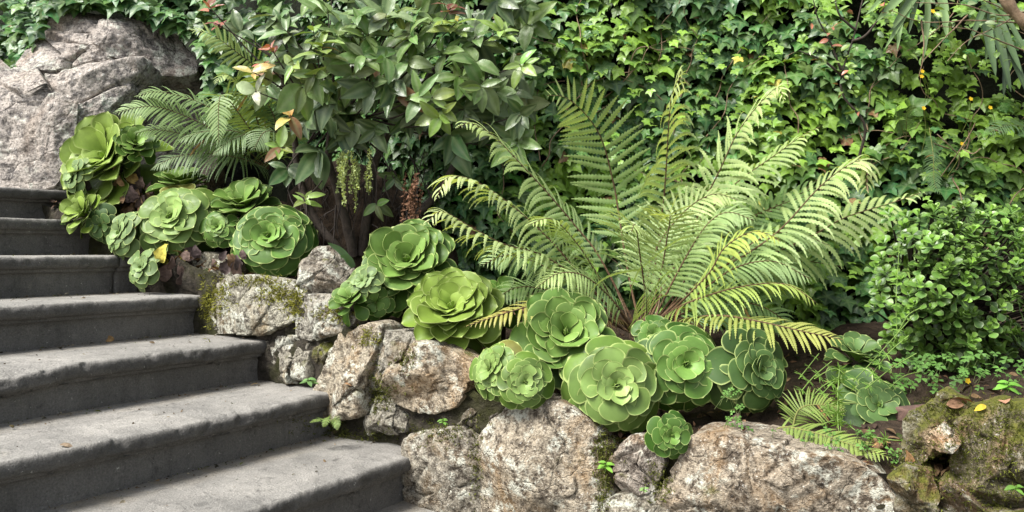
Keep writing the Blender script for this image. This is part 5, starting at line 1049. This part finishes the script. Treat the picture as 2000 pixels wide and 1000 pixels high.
# ------------------------------------------------------------------ moss tufts on joints and stones
from mathutils.bvhtree import BVHTree
bv, bp_, o0 = [], [], 0
for W_, pls in ROCKV:
    bv.append(W_)
    for p_ in pls: bp_.extend((np.asarray(p_) + o0).tolist())
    o0 += len(W_)
BVH = BVHTree.FromPolygons(np.concatenate(bv).tolist(), bp_)
def moss(name, label, spots, n, seed, hgt=0.012, colr=(0.21, 0.21, 0.04)):
    rs = np.random.RandomState(seed); V = []; 
    P_, Nn = [], []
    for (px, py, sx, sy, wgt) in spots:
        for i in range(int(n * wgt)):
            x, y = px + rs.normal() * sx, py + rs.normal() * sy
            d = Vector(((x - 1000) / F, 1, (HOR - y) / F)).normalized()
            loc, nor, idx_, ds = BVH.ray_cast(Vector((0, 0, 0)), d)
            if loc is not None:
                if nor.dot(d) > 0: nor = -nor
                P_.append(loc); Nn.append(nor)
    if not P_: return
    P_ = np.array(P_); Nn = np.array(Nn); k = len(P_)
    tm = (np.array([(-0.16, 0, 0), (0.16, 0, 0), (0.0, 1, 0.15)]), [np.array([(0, 1, 2)])], np.zeros((3, 3)))
    P2 = np.repeat(P_, 6, 0) + rs.normal(scale=0.004, size=(k * 6, 3)); N2 = np.repeat(Nn, 6, 0); g_ = Geo()
    scatter(tm, P2 - N2 * 0.002, rs.normal(size=(k * 6, 3)), N2 + rs.normal(scale=0.6, size=(k * 6, 3)), rs.uniform(0.5, 1.6, k * 6) * hgt, np.array(colr)[None] * rs.uniform(0.45, 1.4, (k * 6, 1)), g_)
    tag(obj(name, g_.mesh(name, M_MOSS, False)), label, 'moss', kind='stuff')
moss('moss_cushion', 'yellow green moss on the topmost wall stones near the stairs', [(540, 575, 26, 10, 1), (425, 575, 14, 22, 1), (575, 595, 10, 18, 0.8), (665, 612, 20, 9, 0.8), (500, 548, 30, 5, 0.7), (408, 600, 8, 20, .6), (720, 660, 10, 8, .3)], 170, 1)
moss('moss_growth', 'dark green moss in the joints of the lower wall', [(1180, 880, 10, 25, 1), (1180, 950, 8, 30, 0.8), (750, 775, 18, 14, 0.6), (860, 845, 30, 14, 0.7), (735, 760, 10, 30, .6), (1290, 940, 12, 20, 0.6), (620, 830, 30, 8, .3), (700, 850, 40, 6, .5), (930, 900, 6, 50, .4), (790, 700, 12, 10, 0.3)], 240, 2, 0.009, (0.10, 0.11, 0.024))
moss('moss_carpet', 'thick green moss carpet over the right hand rocks', [(1930, 830, 60, 28, 1.6), (1900, 900, 50, 40, 1.4), (1980, 870, 30, 50, 1), (1800, 900, 30, 20, .7), (1840, 800, 30, 16, 0.8), (1930, 980, 50, 20, .6)], 260, 3, 0.007, (0.10, 0.11, 0.02))
# fallen dry leaves
rs = np.random.RandomState(91)
DLM = make_mesh('dry_leaf', *SLT[3][:2], M_DEAD, None, SLT[3][2])
for px, py, Ls, cc, lab in [(222, 662, 0.05, (0.32, 0.20, 0.09), 'curled tan leaf on the third step tread'), (688, 756, 0.03, (0.25, 0.15, 0.08), 'tiny brown leaf scrap on the tread near the tall tan stone'), (505, 752, 0.035, (0.28, 0.2, 0.1), 'pale leaf scrap at the end of the wide worn tread'), (116, 872, 0.04, (0.25, 0.19, 0.13), 'shrivelled leaf on the worn nosing'),
    (1905, 792, 0.07, (0.22, 0.09, 0.06), 'reddish brown leaf on top of the mossy rock'), (1965, 790, 0.05, (0.40, 0.22, 0.14), 'pinkish dry leaf beside the mossy rock edge'), (1740, 868, 0.05, (0.45, 0.28, 0.12), 'orange dry leaf under the loose long leaved rosette'), (1925, 795, 0.03, (0.55, 0.40, 0.05), 'small yellow leaf on the mossy rock'), (1790, 900, 0.06, (0.3, 0.17, 0.08), 'long brown leaf on the moss below the tan stone'), (1850, 790, 0.05, (0.26, 0.15, 0.09), 'brown leaf on soil behind the mossy rock')]:
    d = Vector(((px - 1000) / F, 1, (HOR - py) / F)).normalized(); loc, nor, *_ = BVH.ray_cast(Vector((0, 0, 0)), d)
    if loc is None: continue
    if nor.dot(d) > 0: nor = -nor
    tv = np.array((rs.normal(), rs.normal() * 0.5, 0.1)); tag(obj('dry_leaf', DLM, None, leaf_matrix(np.array(loc) + np.array(nor) * 0.006, np.array(nor) + rs.normal(size=3) * 0.2, tv, Ls, 1.2), color=cc), lab, 'dry leaf', 'fallen dry leaves')

# leaf litter on the bed
rs = np.random.RandomState(97); k = 2600
q = P1[None] - rs.uniform(-2.4, 2.4, (k, 1)) * U + (0.06 + rs.rand(k, 1) ** 1.3 * 1.1) * D; q[:, 2] = bed_z(q) + 0.035 * fbm(q, 6, 4, 3) + 0.015 * fbm(q, 25, 3, 5) + 0.004
g_ = Geo(); BC = np.array([(0.10, 0.06, 0.035), (0.16, 0.09, 0.05), (0.06, 0.04, 0.03), (0.20, 0.13, 0.07), (0.045, 0.06, 0.02)])
scatter(SLT[3], q, np.array((0, 0, 1.0)) + rs.normal(scale=0.5, size=(k, 3)), rs.normal(size=(k, 3)), rs.uniform(0.015, 0.05, k), BC[rs.randint(5, size=k)] * rs.uniform(0.6, 1.3, (k, 1)), g_)
tag(obj('leaf_litter', g_.mesh('leaf_litter', M_DEAD)), 'brown leaf litter strewn over the planting bed', 'leaf litter', kind='stuff')
# reddish edging brick between the clover and the mossy rock
bc = at(1800, 802, 2.34); Vb = np.array([(x, y, z) for x in (-0.075, 0.075) for y in (-0.035, 0.035) for z in (-0.03, 0.012)]); an = 0.35; Vb = np.stack([Vb[:, 0] * math.cos(an) - Vb[:, 1] * math.sin(an), Vb[:, 0] * math.sin(an) + Vb[:, 1] * math.cos(an), Vb[:, 2]], -1) + bc
mb = make_mesh('edging_brick', Vb, [[(0, 1, 3, 2), (4, 6, 7, 5), (0, 4, 5, 1), (2, 3, 7, 6), (1, 5, 7, 3), (0, 2, 6, 4)]], bark_mat('brick_red', (0.06, 0.035, 0.028), (0.15, 0.085, 0.065)), smooth=False)
o = obj('edging_brick', mb); bm_ = o.modifiers.new('bevel', 'BEVEL'); bm_.width = 0.008; bm_.segments = 3
tag(o, 'weathered reddish edging brick behind the mossy rock', 'brick')

# crumbs, needles and leaf scraps gathered against the risers
rs = np.random.RandomState(98); g_ = Geo(); Q_, C_, L_ = [], [], []
for k in range(1, 6):
    base = P1 + (k - 1) * RUN * U; z0 = Z1 + (k - 1) * RISE; n_ = 330
    dep = np.where(rs.rand(n_) < 0.72, rs.exponential(0.022, n_) + 0.004, rs.uniform(0.02, 0.36, n_)).clip(0.004, 0.38); ll = 0.12 - rs.rand(n_) ** 1.4 * 2.3
    p = base[None] + (RUN - dep)[:, None] * U + ll[:, None] * D; p[:, 2] = z0 + 0.003
    Q_.append(p); C_.append(np.array([(0.10, 0.07, 0.04), (0.20, 0.14, 0.08), (0.05, 0.045, 0.03), (0.09, 0.11, 0.03), (0.28, 0.24, 0.17)])[rs.randint(5, size=n_)] * rs.uniform(0.6, 1.2, (n_, 1))); L_.append(rs.uniform(0.004, 0.014, n_) * np.where(rs.rand(n_) < 0.06, 2.2, 1.0))
Q_ = np.concatenate(Q_); n_ = len(Q_)
scatter(simple_leaf(0.3, 0.3, 0.22, 3, 5), Q_, np.array((0, 0, 1.0)) + rs.normal(scale=0.5, size=(n_, 3)), rs.normal(size=(n_, 3)) * np.array((1, 1, 0.3)), np.concatenate(L_), np.concatenate(C_), g_)
tag(obj('step_litter', g_.mesh('step_litter', M_DEAD)), 'fine brown crumbs and leaf scraps lying against the step risers', 'litter', kind='stuff')
